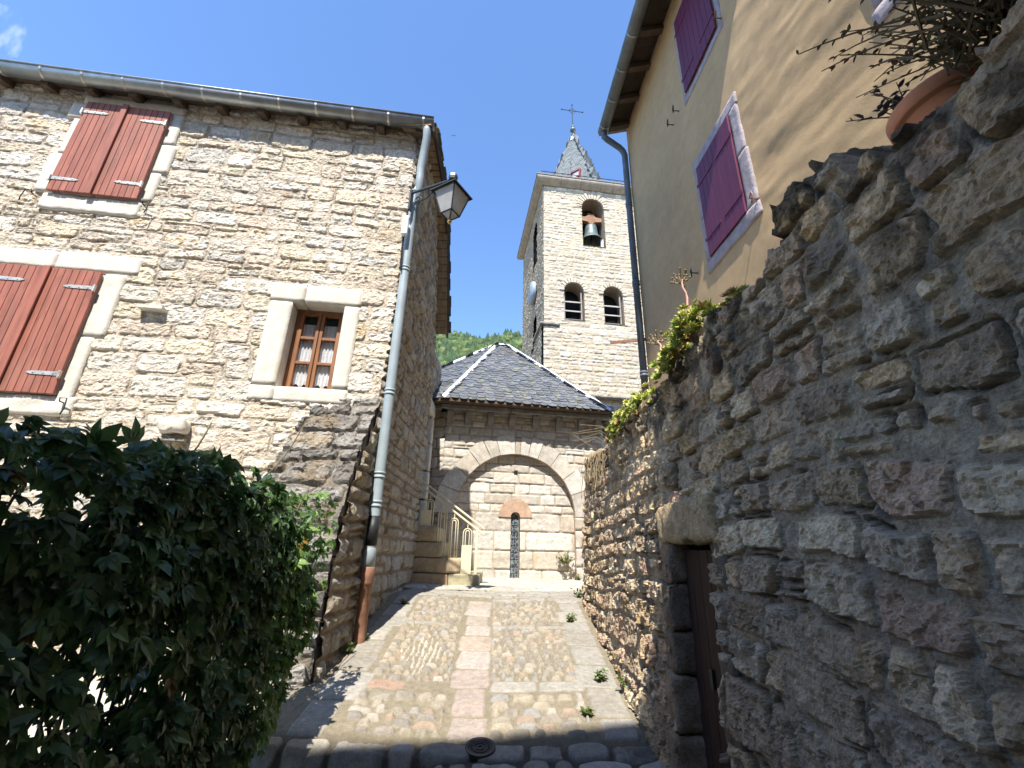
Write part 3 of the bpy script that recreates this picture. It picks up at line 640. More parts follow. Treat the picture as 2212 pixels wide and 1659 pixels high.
    # upper shuttered window
    for (u0, um, u1, z0, z1, hd) in ((-3.84, -3.385, -2.92, 5.19, 6.53, 1), (-3.92, -3.44, -2.97, 2.875, 4.22, 2)):
        t = .17
        if hd == 1:
            ps = [(u0 - .17, u0, 5.2, 5.75), (u0 - .11, u0, 5.75, 6.3), (u0 - .2, u0, 6.3, 6.55), (u1, u1 + .12, 5.2, 5.62), (u1, u1 + .17, 5.62, 6.05), (u1, u1 + .13, 6.05, 6.55), (u0 - .1, u1 + .12, 6.55, 6.7), (u0, um, z0, z1), (um, u1, z0, z1)]
            sill = (u0 - .05, u1 + .03, 4.98, 5.185)
        else:
            ps = [(u0 - .3, u1 - .5, 4.24, 4.45), (u1 - .5, u1 + .31, 4.24, 4.46), (u1, u1 + .13, 2.75, 3.5), (u1, u1 + .21, 3.5, 4.235), (u0 - .15, u0, 2.75, 4.235), (u0, um, z0, z1), (um, u1, z0, z1)]
            sill = (u0 - .1, u1 + .17, 2.68, 2.87)
        dressed_frame(ps, Lp, house, 'window_surround', 'dressed', .036, .06)
        s = MB(); a = Lp(sill[0], sill[2], -.05); rough_box(s, a, dL * (sill[1] - sill[0]), (0, 0, sill[3] - sill[2]), nL * .09, .035, .012, .018, 9); s.build('window_sill', M['dressed'], house, True)
        plank_shutter(Lp, u0, um, z0, z1, .058, 7, 'redwood', house, -1, (z0 + .16, z1 - .17), dL, nL, (um - .055, um + .008))
        plank_shutter(Lp, um, u1, z0, z1, .054, 7, 'redwood', house, 1, (z0 + .2, z1 - .2), dL, nL)
        for s_, uu in ((-1, u0 - .1), (1, u1 + .09)):
            b = Lp(uu, z0 - .07, .02); holdback([b, b + nL * .07, b + nL * .08 + Vector((0, 0, .03)), b + nL * .08 + dL * .06 * s_ + Vector((0, 0, .03)), b + nL * .085 + dL * .07 * s_ + Vector((0, 0, -.07)), b + nL * .09 + dL * .06 * s_ + Vector((0, 0, -.13))], house)
    # casement window with lace curtains
    u0, u1, z0, z1 = -1.06, -.52, 3.115, 4.095
    dressed_frame([(-1.31, -1.06, 2.95, 3.115), (-1.06, -.34, 2.945, 3.115), (-1.3, -1.06, 3.115, 4.09), (-.52, -.345, 3.115, 4.09), (-1.31, -.95, 4.092, 4.315), (-.95, -.34, 4.09, 4.315)], Lp, house, 'window_surround', 'dressed', .022, .24, .0015)
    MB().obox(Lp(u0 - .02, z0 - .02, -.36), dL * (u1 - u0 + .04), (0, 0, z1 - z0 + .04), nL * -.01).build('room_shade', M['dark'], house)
    wf = MB(); D = -.2
    def bar(a, b, c, d, o=D, t=.045): wf.obox(Lp(a, c, o), dL * (b - a), (0, 0, d - c), nL * t)
    bar(u0, u0 + .045, z0, z1); bar(u1 - .045, u1, z0, z1); bar(u0 + .045, u1 - .045, z0, z0 + .04); bar(u0 + .045, u1 - .045, z1 - .05, z1)
    w = wf.build('window', M['oak'], house, bevel=.004); w['label'] = 'brown wooden casement window with lace curtains'
    um = (u0 + u1) / 2
    for a, b in ((u0 + .047, um - .004), (um + .004, u1 - .047)):
        wf = MB(); zs = np.linspace(z0 + .042, z1 - .052, 4)
        bar(a, a + .035, zs[0], zs[3], D - .004, .055); bar(b - .035, b, zs[0], zs[3], D - .004, .055)
        for k, zz in enumerate(zs): bar(a + .035, b - .035, max(zz - .016, zs[0]), min(zz + .016, zs[3]), D - .003, .05)
        sh = wf.build('window_sash', M['oak'], w, bevel=.004)
        for k in range(3): MB().obox(Lp(a + .036, zs[k] + .017, D + .018), dL * (b - a - .072), (0, 0, zs[k + 1] - zs[k] - .034), nL * .003).build('pane', M['glass'], w)
        cv = []; cf = []; n = 24
        for k in range(n + 1):
            t = k / n; uu = a + .02 + (b - a - .04) * t; dd = D - .012 + .008 * math.sin(t * 30); lowz = z0 + .06 + .045 * abs(math.sin(t * math.pi * 2.0))
            cv += [Lp(uu, lowz, dd), Lp(uu, zs[2] + .19, dd)]
        cf = [(2 * k, 2 * k + 2, 2 * k + 3, 2 * k + 1) for k in range(n)]
        MB().add(cv, cf).build('curtain', M['lace'], w, True)
    # bits in the wall: corbel stone over a slate ledge, second ledge
    s = MB(); rough_box(s, Lp(-1.99, 2.56, -.02), dL * .26, (0, 0, .14), nL * .16, .03, .03, .05, 9); s.build('corbel_stone', M['dressed'], house, True)
    MB().obox(Lp(-2.0, 2.49, -.02), dL * .27, (0, 0, .018), nL * .1).build('slate_ledge', M['darkstone'], house)
    MB().obox(Lp(-2.52, 3.84, -.02), dL * .24, (0, 0, .03), nL * .12).build('stone_ledge', M['dressed'], house)
    # sloping buttress at the corner
    rb = np.random.RandomState(8)
    e1 = Vector((-.62, -.02, 0)); m = MB()
    top = Vector((-1.375, 4.36, 2.92)); lay = [(0, 0), (-.19, -.3), (-.36, -.56), (-.5, -.82), (-.58, -1.1), (-.63, -1.4), (-.66, -1.7), (-.69, -2.0), (-.7, -2.3)]
    for k in range(len(lay) - 1):
        (ya, za), (yb, zb) = lay[k], lay[k + 1]; jit = rb.uniform(-.03, .03); xw = .62 + .1 * k * .3
        splits = [0, rb.uniform(.35, .65), 1] if k % 2 else [0, 1]
        for s0, s1 in zip(splits[:-1], splits[1:]):
            a = Vector((-1.37 - xw * s1 + .004 + (jit if s1 == 1 else 0), 4.5, top.z + zb + .004)); b = Vector((-1.37 - xw * s0 - .004, 4.5, top.z + zb + .004))
            yl = 4.36 + yb
            # wedge: back at the wall, sloped front
            vs = []
            n = 7
            for i in range(n + 1):
                xx = a.x + (b.x - a.x) * i / n
                for (yy, zz) in ((4.5, top.z + zb), (4.36 + yb + .02, top.z + zb + .006), (4.36 + yb + .006, top.z + zb + .03), (4.36 + yb + (ya - yb) * .35, top.z + zb + (za - zb) * .36), (4.36 + yb + (ya - yb) * .68, top.z + zb + (za - zb) * .7), (4.36 + ya - .022, top.z + za - .02), (4.36 + ya - .004, top.z + za - .004), (4.5, top.z + za - .004)):
                    p = Vector((xx, yy, zz)); vs.append(p + mnoise.noise_vector(p * 5) * .02 + mnoise.noise_vector(p * 16) * .012)
            fs = []
            for i in range(n):
                for j in range(8): q = (j + 1) % 8; fs.append((i * 8 + j, i * 8 + q, (i + 1) * 8 + q, (i + 1) * 8 + j))
            fs += [tuple(range(7, -1, -1)), tuple(n * 8 + j for j in range(8))]; m.add(vs, fs)
    m.build('buttress', M['darkstone'], house)
    pf = [(0.1, .14)] + lay; sl_ = [0]
    for (a, b), (c, d) in zip(pf[:-1], pf[1:]): sl_.append(sl_[-1] + math.hypot(c - a, d - b))
    u = arange(0, .78, .011); v = arange(0, sl_[-1], .011); rc = courses(-.1, .9, -.1, sl_[-1] + .1, (.13, .27), (.22, .55), rb, .15)
    U, V, H, C = raster(u, v, rc, 87, joint=.02, warp=.035, relief=(.012, .04), edge=.02, rough=.02, rs=8, aniso=1.6, fac=.01, fs=9, pal=[(.18, .165, .145), (.22, .2, .175), (.145, .135, .12), (.25, .235, .21)], mortar=(.2, .17, .13), crev=.02, sag=.06)
    yy = np.interp(V, sl_, [p[0] for p in pf]); zz = np.interp(V, sl_, [p[1] for p in pf]); wd = np.interp(V, [0, .5, 2.6], [.6, .68, .86])
    grid_obj('buttress_face', U, V, H, C, lambda a, b, h: (-1.36 - a / .78 * wd, 4.36 + yy - (h + .012) * .8, 2.92 + zz + (h + .012) * .6), M['buttstone'], house, None, False, None, False)
    # rubble flank of the buttress
    u = arange(3.5, 4.46, .0115); v = arange(.5, 2.95, .0115); rc = courses(3.4, 4.6, .5, 3.0, (.1, .22), (.12, .3), rng, .2)
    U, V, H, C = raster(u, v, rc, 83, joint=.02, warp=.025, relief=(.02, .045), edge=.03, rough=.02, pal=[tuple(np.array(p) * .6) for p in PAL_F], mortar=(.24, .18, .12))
    ys = [4.36 + a for a, b in lay][::-1]; zs = [2.92 + b for a, b in lay][::-1]
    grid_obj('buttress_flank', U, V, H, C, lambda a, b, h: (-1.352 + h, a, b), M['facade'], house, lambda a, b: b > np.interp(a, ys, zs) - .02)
build_left_house()

# ================================================================== CHURCH APSE
aA = R(9); dA = Vector((math.cos(aA), math.sin(aA), 0)); nA = Vector((math.sin(aA), -math.cos(aA), 0)); A0 = Vector((-1.25, 8.35, 0))
def Ap(u, z, off=0): q = A0 + dA * u + nA * off; return Vector((q.x, q.y, z))
def Apa(u, z, h): return (A0.x + dA.x * u + nA.x * h, A0.y + dA.y * u + nA.y * h, z)
def slates(name, P0, P1, apex, mtl, parent, w=.15, ex=.095, seed=1, pal=((.085, .092, .1),), inside=None, lift=.02, kv=(.75, 1.3)):
    """Rows of round-ended slates over a roof facet. inside(u,v) trims it; u runs along the eave, v up the slope."""
    P0, P1, apex = Vector(P0), Vector(P1), Vector(apex); eu = (P1 - P0).normalized(); nn = eu.cross(apex - P0).normalized()
    if nn.z < 0: nn = -nn
    ev = nn.cross(eu).normalized(); ev = ev if ev.z > 0 else -ev
    au, av = (apex - P0).dot(eu), (apex - P0).dot(ev); Lw = (P1 - P0).length; rng = random.Random(seed); m = MB(); row = 0; v = -.03
    if inside is None:
        def inside(a, b): t = b / av; return au * t - .02 <= a <= Lw + (au - Lw) * t + .02 and t < .995
    while v < av:
        u = -w * (.5 if row % 2 else 0) - w
        while u < Lw + w:
            ww = w * rng.uniform(.86, 1.12); c = u + ww / 2
            if inside(c, v + ex * .6) or inside(c, v + ex * .2):
                l = ex * 2.1; dv = rng.uniform(-.012, .012); tl = rng.uniform(-.03, .03); sk = rng.uniform(-.004, .006)
                out = [(-.5, .35), (-.46, .17), (-.32, .05), (0, 0), (.32, .05), (.46, .17), (.5, .35), (.5, 1), (-.5, 1)]
                top = []
                for a, b in out:
                    hh = lift * (1 - b) + .012 + sk + tl * a * .1
                    q = P0 + eu * (c + a * ww * .97 + tl * b * l) + ev * (v + dv + b * l) + nn * hh; top.append(q)
                bot = [q - nn * .01 for q in top]; n = len(out); col = pal[rng.randrange(len(pal))]; k = rng.uniform(*kv)
                m.add(top + bot, [tuple(range(n))] + [(i + 1, i, n + i, n + i + 1) for i in range(n - 3)], tuple(x * k for x in col))
            u += ww
        v += ex; row += 1
    # orientation: make sure faces look outward
    o = m.build(name, M[mtl], parent, attr=True); return o

church = thing('church_apse', 'small polygonal stone church apse with a slate hipped roof and blind arch', 'church', (0.2, 9.5, 1.1))
def arch_pts(uc, r, zs, n, z0=None):
    p = [(uc + r * math.cos(t), zs + r * math.sin(t)) for t in np.linspace(0, math.pi, n)]
    if z0 is not None: p = [(uc + r, z0)] + p + [(uc - r, z0)]
    return p
def build_apse():
    rng = np.random.RandomState(14); UC, RA, ZS = 1.39, 1.14, 2.2
    u = arange(-.02, 3.12, .0145); v = arange(.9, 4.2, .0145)
    rc = courses(-.1, 3.2, .9, 4.3, (.12, .19), (.2, .42), rng, .1)
    U, V, H, C = raster(u, v, rc, 91, joint=.012, warp=.014, wscale=4, relief=(.008, .02), edge=.02, rough=.009, rs=8, aniso=1.3, pal=PAL_A, mortar=(.36, .31, .24), rnd=(.15, .4), stain=.1, mvar=.2)
    H = H - .02 * sstep(.04, -.02, U)
    inarch = lambda a, b: (np.where(b < ZS, np.abs(a - UC), np.hypot(a - UC, b - ZS)) < RA - .004) 
    grid_obj('front_wall', U, V, H, C, Apa, M['ashlar'], church, inarch)
    # recessed niche
    lo = courses(-.1, 3.2, .9, 2.0, (.3, .36), (.4, .8), rng, 0); rc = lo + courses(-.1, 3.2, max(q[3] for q in lo), 3.5, (.12, .22), (.2, .5), rng, .05)
    v = arange(.9, 3.45, .0145); u = arange(.2, 2.58, .0145)
    U, V, H, C = raster(u, v, rc, 97, joint=.011, warp=.014, wscale=4, relief=(.008, .02), edge=.018, rough=.009, rs=8, aniso=1.2, pal=[tuple(np.array(p) * 1.06) for p in PAL_A], mortar=(.35, .3, .235), rnd=(.12, .35), stain=.06, mvar=.2)
    slit = lambda a, b: (np.where(b < 2.16, np.abs(a - 1.4), np.hypot(a - 1.4, b - 2.16)) < .082)
    grid_obj('niche_wall', U, V, H, C, lambda a, z, h: Apa(a, z, h - .11), M['ashlar'], church, slit)
    # intrados + voussoirs
    m = MB(); ap = arch_pts(UC, RA, ZS, 40, .95)
    for (a, b), (c, d) in zip(ap[:-1], ap[1:]): m.add([Ap(a, b, .012), Ap(c, d, .012), Ap(c, d, -.13), Ap(a, b, -.13)], [(0, 1, 2, 3)])
    m.build('arch_soffit', M['rosy'], church)
    m = MB(); t = 0; r3 = random.Random(3); cuts = [0]
    for wdt in (.42, .34, .36, .3, .2, .17, .1, .3, .2, .26, .32, .34, .4): cuts.append(cuts[-1] + wdt)
    cuts = [c / cuts[-1] * math.pi for c in cuts]
    for a, b in zip(cuts[:-1], cuts[1:]):
        n = 5; ro = RA + r3.uniform(.3, .37); ri = RA - .002; g = .005; vs = []
        for i in range(n + 1):
            w = a + g + (b - a - 2 * g) * i / n
            for rr, off in ((ri, -.04), (ri, .03), ((ri + ro) / 2, .036 + .004 * math.sin(i * 3)), (ro, .028), (ro, -.04)):
                p = Ap(UC + rr * math.cos(w), ZS + rr * math.sin(w), off); vs.append(p + mnoise.noise_vector(p * 6) * .007)
        fs = [(i * 5 + j, (i + 1) * 5 + j, (i + 1) * 5 + j + 1, i * 5 + j + 1) for i in range(n) for j in range(4)] + [tuple(range(5)), tuple(n * 5 + j for j in range(4, -1, -1))]
        c = PAL_A[r3.randrange(len(PAL_A))]; kk = r3.uniform(.95, 1.15); m.add(vs, fs, tuple(x * kk for x in c))
    m.build('arch_ring', M['vouss'], church, attr=True)
    # jamb stones under the ring
    for s_ in (-1, 1):
        z = 1.0; m = MB()
        while z < ZS - .05:
            h = min(r3.uniform(.28, .4), ZS - z); w = r3.uniform(.2, .34); a = UC + s_ * RA if s_ > 0 else UC - RA - w
            rough_box(m, Ap(a, z + .004, -.1), dA * w, (0, 0, h - .008), nA * .125, .06, .006, .012, 6, PAL_A[r3.randrange(6)]); z += h
        m.build('arch_jamb', M['vouss'], church, True, attr=True)
    # rosy carved tympanum over the slit
    vs = [(1.4 + .32 * math.cos(t), 2.17 + .34 * math.sin(t)) for t in np.linspace(0, math.pi, 18)]; vs = vs + [(1.4 - .09, 2.17)] + [(1.4 - .09 * math.cos(t), 2.17 + .09 * math.sin(t)) for t in np.linspace(0, math.pi, 8)] + [(1.4 + .09, 2.17)]
    MB().prism([Ap(a, b, -.11) for a, b in vs], nA * .035).build('tympanum', M['rosy'], church, bevel=.006)
    # slit window
    sp = arch_pts(1.4, .078, 2.16, 12, 1.12)
    w = MB()
    for (a, b), (c, d) in zip(sp[:-1], sp[1:]): w.add([Ap(a, b, -.095), Ap(c, d, -.095), Ap(c, d, -.2), Ap(a, b, -.2)], [(0, 1, 2, 3)])
    w.add([Ap(1.322, 1.12, -.095), Ap(1.478, 1.12, -.095), Ap(1.478, 1.12, -.2), Ap(1.322, 1.12, -.2)], [(0, 1, 2, 3)])
    wo = w.build('slit_window', M['dressed'], church)
    MB().prism([Ap(a, b, -.172) for a, b in sp], nA * .012).build('leaded_pane', M['leaded'], wo)
    k = MB()
    for zz in np.linspace(1.2, 2.15, 9): k.tube([Ap(1.325, zz, -.155), Ap(1.475, zz, -.155)], .004, 5)
    k.tube([Ap(1.4, 1.13, -.155), Ap(1.4, 2.22, -.155)], .004, 5); k.build('window_grille', M['iron'], wo)
    # small putlog hole: its shade put in as a near-black plate
    MB().obox(Ap(1.36, 2.97, -.1), dA * .07, (0, 0, .07), nA * .014).build('putlog_shade_plate', M['dark'], church)
    # left, right and rear walls
    lf = Vector((-math.cos(R(22)), math.sin(R(22)), 0)); ln = Vector((-math.sin(R(22)), -math.cos(R(22)), 0))
    u = arange(0, 1.9, .02); v = arange(.9, 4.2, .02); rc = courses(-.1, 2, .9, 4.3, (.14, .24), (.25, .5), rng, .1)
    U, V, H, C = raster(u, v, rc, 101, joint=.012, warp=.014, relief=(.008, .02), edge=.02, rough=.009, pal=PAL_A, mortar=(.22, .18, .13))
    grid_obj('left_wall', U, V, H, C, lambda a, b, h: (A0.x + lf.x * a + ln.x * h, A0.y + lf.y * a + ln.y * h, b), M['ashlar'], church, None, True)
    E = Ap(3.1, 0); rf = Vector((math.sin(R(20)), math.cos(R(20)), 0)); rn = Vector((math.cos(R(20)), -math.sin(R(20)), 0))
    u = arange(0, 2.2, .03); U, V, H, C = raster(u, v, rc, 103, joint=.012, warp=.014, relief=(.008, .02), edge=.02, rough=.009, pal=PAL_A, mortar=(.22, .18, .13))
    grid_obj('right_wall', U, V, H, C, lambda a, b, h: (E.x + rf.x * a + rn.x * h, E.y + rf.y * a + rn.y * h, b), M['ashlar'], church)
    c = MB(); q = [Ap(.05, 0, -.32), Ap(3.05, 0, -.32), E + rf * 2.2 - rn * .1, Vector((2.2, 12.4, 0)), Vector((-3.0, 12.0, 0)), A0 + lf * 1.9 - ln * .12]
    c.prism([Vector((p.x, p.y, .9)) for p in q], (0, 0, 3.4)); c.build('core', M['core'], church)
    # cornice and corbels
    m = MB()
    def slab(p, d, n_, L0, L1, off, z, t, wv): m.obox(Vector((p.x, p.y, z)) + d * L0 - n_ * .05, d * (L1 - L0), (0, 0, t), n_ * (off + .05))
    for k in range(5): slab(A0, dA, nA, -.12 + k * .672, -.12 + (k + 1) * .672 - .004, .24, 4.1, .085, 0)
    for k in range(3): slab(A0, lf, ln, -.06 + k * .65, .585 + k * .65, .24, 4.1, .085, 0)
    for k in range(3): slab(E, rf, rn, -.05 + k * .65, .59 + k * .65, .24, 4.1, .085, 0)
    m.build('cornice', M['darkstone'], church, bevel=.012)
    for uu in (.06, .41, .85, 1.27, 1.74, 2.22, 2.68, 3.02):
        m = MB(); pr = [(0, 3.84), (.05, 3.85), (.1, 3.93), (.15, 3.99), (.175, 4.06), (.175, 4.096), (0, 4.096)]
        m.prism([Ap(uu - .06, z, o) for o, z in pr], dA * .12); m.build('corbel', M['darkstone'], church, bevel=.008)
    for k in range(3):
        m = MB(); m.prism([A0 + lf * (.35 + .5 * k) + ln * o + Vector((0, 0, z)) for o, z in pr], lf * .12); m.build('corbel', M['darkstone'], church, bevel=.008)
        m = MB(); m.prism([E + rf * (.3 + .5 * k) + rn * o + Vector((0, 0, z)) for o, z in pr], rf * .12); m.build('corbel', M['darkstone'], church, bevel=.008)
    # roof
    e0 = Ap(-.1, 4.235, .43); e1 = Ap(3.16, 4.205, .43); xl = Vector((-.43, 10.5, 6.56)); xr = Vector((-.15, 10.5, 6.55)); e2 = e0 + lf * 2.2; e3 = e1 + rf * 3.4
    b1 = Vector((-3.6, 12.6, 4.27)); xb = Vector((-.3, 13.2, 6.55))
    dk = MB(); dk.add([e0, e1, xr, xl, e2, e3, b1, xb], [(0, 1, 2, 3), (4, 0, 3), (1, 5, 2), (6, 4, 3), (5, 7, 2), (6, 3, 7), (3, 2, 7)])
    dk.add([Vector((p.x, p.y, 4.19)) for p in (e2, e0, e1, e3, xb, b1)], [(5, 4, 3, 2, 1, 0)])
    for a, b in ((e2, e0), (e0, e1), (e1, e3), (b1, e2)): dk.add([a, b, Vector((b.x, b.y, 4.185)), Vector((a.x, a.y, 4.185))], [(0, 1, 2, 3)])
    dk.add([b1, xb, e3, Vector((xb.x, xb.y, 4.19))], [(0, 3, 1), (3, 2, 1)]); dk.build('roof', M['oldwood'], church)
    pal = ((.11, .12, .135), (.125, .135, .15), (.095, .102, .115), (.12, .127, .13), (.135, .142, .15))
    L0 = (e1 - e0).length; eu = (e1 - e0).normalized(); nn = eu.cross(xl - e0).normalized(); ev = nn.cross(eu); ev = ev if ev.z > 0 else -ev
    al, vl = (xl - e0).dot(eu), (xl - e0).dot(ev); ar = (xr - e0).dot(eu)
    def ins(a, b): t = b / vl; return 0 <= t < .99 and al * t - .03 <= a <= L0 + (ar - L0) * t + .03 or (-.05 < b < 0 and -.02 < a < L0 + .02)
    slates('roof_slates', e0, e1, xl, 'slate', church, .175, .115, 4, pal, ins)
    slates('roof_slates', e2, e0, xl, 'slate', church, .175, .115, 5, pal)
    slates('roof_slates', b1, e2, xl, 'slate', church, .175, .115, 6, pal)
    slates('roof_slates', e1, e3, xr, 'slate', church, .175, .115, 7, pal)
    for a, b in ((e0, xl), (e1, xr), (e2, xl), (xl, xr)):
        d = (b - a); s = d.normalized(); sd_ = s.cross(Vector((0, 0, 1))).normalized(); up = sd_.cross(s); m = MB(); n = 14 if d.length > 1 else 2
        for k in range(n):
            p = a + d * (k / n) - s * .02; q = a + d * ((k + 1) / n); wd = .05 + .012 * math.sin(k * 2.3)
            m.add([p - sd_ * wd + up * .01, p + up * .062, p + sd_ * wd + up * .01, q - sd_ * wd + up * .01, q + up * .062, q + sd_ * wd + up * .01], [(0, 1, 4, 3), (1, 2, 5, 4), (2, 1, 0), (3, 4, 5)])
        m.build('hip_flashing', M['lead'], church)
build_apse()

# ================================================================== BELL TOWER
aT = R(7.3); dT = Vector((math.cos(aT), math.sin(aT), 0)); nT = Vector((math.sin(aT), -math.cos(aT), 0))
T0 = Vector((math.sin(R(4.4)) * 12.6, math.cos(R(4.4)) * 12.6, 0)); TW, TD, TZ = 3.56, 4.4, 13.92
def Tp(u, z, off=0): q = T0 + dT * u + nT * off; return Vector((q.x, q.y, z))
def Tpa(u, z, h): return (T0.x + dT.x * u + nT.x * h, T0.y + dT.y * u + nT.y * h, z)
tower = thing('bell_tower', 'tall square rubble bell tower with a slate spire, standing behind the apse', 'tower', (T0.x + 1.8, T0.y + 2.2, 1.1))
OPEN = [(1.79, .41, 11.5, 13.15, 'belfry'), (1.01, .345, 8.56, 9.62, 'louvre'), (2.34, .345, 8.53, 9.6, 'louvre')]
def build_tower():
    rng = np.random.RandomState(24)
    u = arange(-.02, TW + .02, .019); v = arange(3.5, TZ + .05, .019); rc = courses(-.1, TW + .1, 3.4, TZ + .2, (.1, .2), (.12, .4), rng, .22)
    U, V, H, C = raster(u, v, rc, 111, joint=.03, warp=.045, fac=.005, fs=9, minh=.05, relief=(.006, .02), edge=.02, rough=.009, rs=8, aniso=1.8, pal=PAL_T, mortar=(.45, .385, .29), rnd=(.2, .6), stain=.12)
    H = H - .03 * sstep(.03, -.02, U) + .05 * sstep(8.3, 8.2, V)
    def hole(a, b):
        h = np.zeros(a.shape, bool)
        for uc, r, z0, zs, k in OPEN: h |= (np.where(b < zs, np.abs(a - uc), np.hypot(a - uc, b - zs)) < r - .01) & (b > z0)
        return h
    grid_obj('front_wall', U, V, H, C, Tpa, M['towerstone'], tower, hole)
    u = arange(-.02, TD, .026); v = arange(3.5, TZ + .05, .026); rc = courses(-.1, TD + .1, 3.4, TZ + .2, (.09, .17), (.15, .4), rng, .15)
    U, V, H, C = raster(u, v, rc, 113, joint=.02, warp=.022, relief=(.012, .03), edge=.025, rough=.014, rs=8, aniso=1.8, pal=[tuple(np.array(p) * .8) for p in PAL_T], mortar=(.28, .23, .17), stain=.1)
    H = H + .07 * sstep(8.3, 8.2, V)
    sideholes = [(1.5, .4, 11.5, 13.0), (1.5, .3, 8.0, 9.1)]
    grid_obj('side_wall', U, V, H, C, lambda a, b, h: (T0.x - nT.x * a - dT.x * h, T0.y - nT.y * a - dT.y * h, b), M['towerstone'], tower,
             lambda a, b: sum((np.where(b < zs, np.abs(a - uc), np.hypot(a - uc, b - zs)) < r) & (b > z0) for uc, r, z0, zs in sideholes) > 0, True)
    m = MB(); m.obox(Tp(.6, 1, -.62), dT * (TW - .6), (0, 0, TZ - 1.05), -nT * (TD - .65)); m.obox(Tp(TW - .6, 1, -.06), dT * .6, (0, 0, TZ - 1.05), -nT * .7); m.obox(Tp(.06, 1, -.06), dT * (TW - .1), (0, 0, 2.6), -nT * (TD - .1))
    m.obox(Tp(.05, 3.4, -2.2), dT * .6, (0, 0, TZ - 3.5), -nT * 2.15)
    m.build('core', M['core'], tower)
    MB().obox(Tp(.55, 7.9, -.6), dT * (TW - 1.1), (0, 0, 5.95), nT * .004).build('chamber_shade_sheet', M['dark'], tower)  # near-black sheet puts the chamber's shade into colour
    # reveals, voussoirs, louvres
    r4 = random.Random(9)
    for uc, r, z0, zs, kind in OPEN:
        ap = arch_pts(uc, r, zs, 18, z0); m = MB()
        for (a, b), (c, d) in zip(ap[:-1], ap[1:]): m.add([Tp(a, b, .02), Tp(c, d, .02), Tp(c, d, -.58), Tp(a, b, -.58)], [(0, 1, 2, 3)])
        m.add([Tp(uc - r, z0, .03), Tp(uc + r, z0, .03), Tp(uc + r, z0, -.58), Tp(uc - r, z0, -.58)], [(0, 1, 2, 3)])
        m.build('window_reveal', M['mortar'], tower)
        m = MB(); n = 15 if kind == 'belfry' else 12
        for k in range(n):
            t0, t1 = math.pi * k / n + .02, math.pi * (k + 1) / n - .02; ro = r + r4.uniform(.17, .27); o = .03 + r4.uniform(0, .02)
            if kind != 'belfry': ro = r + r4.uniform(.1, .17)
            m.prism([Tp(uc + rr * math.cos(t), zs + rr * math.sin(t), -.05) for rr, t in ((r - .01, t0), (ro, t0), (ro, t1), (r - .01, t1))], nT * (.05 + o), PAL_T[r4.randrange(6)])
        m.build('arch_stones', M['towerstone'], tower, bevel=.012, attr=True)
        if kind == 'louvre':
            lf = MB(); lf.obox(Tp(uc + r - .09, z0, -.16), dT * .035, (0, 0, zs - z0 + .05), nT * .06); lf.obox(Tp(uc - r + .03, z0, -.16), dT * .03, (0, 0, zs - z0 + .05), nT * .06)
            lo = lf.build('louvre', M['greywood'], tower)
            for zz in (z0 + .06, z0 + .38, z0 + .72):
                MB().obox(Tp(uc - r + .05, zz + .12, -.3), dT * (2 * r - .13), nT * .22 + Vector((0, 0, -.16)), Vector((0, 0, .03))).build('slat', M['greywood'], lo, bevel=.005)
    # cornice blocks, mitred round the corner
    prof = [(-.05, 13.92), (.06, 13.92), (.1, 13.95), (.18, 14.0), (.25, 14.06), (.27, 14.1), (.27, 14.17), (-.05, 14.17)]
    def run(P, d, n_, L, cuts, m0, m1):
        for k in range(len(cuts) - 1):
            a, b = cuts[k], cuts[k + 1]; vs = []
            for (t, mm, g) in ((a, m0 if k == 0 else 0, .004), (b, m1 if k == len(cuts) - 2 else 0, -.004)):
                for o, z in prof: vs.append(P + d * (t + mm * o + (g if mm == 0 else 0)) + n_ * o + Vector((0, 0, z)))
            N = len(prof); fs = [(i, (i + 1) % N, N + (i + 1) % N, N + i) for i in range(N)] + [tuple(range(N - 1, -1, -1)), tuple(range(N, 2 * N))]
            m.add(vs, fs)
    m = MB(); run(T0, dT, nT, TW, [0, .62, 1.35, 2.1, 2.55, 3.0, TW], -1, 1)
    run(T0, -nT, -dT, TD, [0, .8, 1.5, 2.2, 3.0, 3.7, TD], -1, 1)
    m.build('cornice', mat('cornice_stone', base=(.36, .32, .26), rough=.9, noise=(5, .2), bump=(25, .5, .01), stains=[(3, .58, .12, (.2, .18, .15), .6)]), tower, bevel=.008)
    MB().obox(Tp(-.29, 14.175, .29), dT * (TW + .58), (0, 0, .045), -nT * (TD + .58)).build('roof_edge', M['darkstone'], tower)
    # string course at the set-back
    m = MB(); rough_box(m, Tp(-.12, 8.26, .12), dT * .62, (0, 0, .09), -nT * .2, .05, .012, .02); rough_box(m, Tp(-.14, 8.26, .12), dT * .15, (0, 0, .1), -nT * 1.3, .06, .012, .02)
    m.build('string_course', M['darkstone'], tower, True)
    m = MB(); rough_box(m, Tp(.9, 5.88, .3), dT * 2.7, (0, 0, .08), -nT * .4, .08, .015, .02); m.build('slate_ledge', M['darkstone'], tower, True)
    # railing on the cornice
    m = MB(); z = 14.22
    for k in range(14): m.tube([Tp(-.1 + k * .28, z, .2), Tp(-.1 + k * .28, z + .17, .2)], .011, 5)
    m.tube([Tp(-.12, z + .17, .2), Tp(TW + .2, z + .17, .2)], .012, 5); m.tube([Tp(-.1, z + .17, .2), Tp(-.1, z + .17, -3)], .012, 5); m.build('roof_railing', M['iron'], tower)
    # spire: four facets, corners over the middles of the tower sides
    c = T0 + dT * 1.83 - nT * 2.2; Rz = 1.62; zb, za = 14.2, 19.3
    V4 = [Vector((c.x, c.y, zb)) + dT * .3 + 2.0 * q for q in (nT, dT, -nT, -dT)]; apx = Vector((c.x, c.y, za))
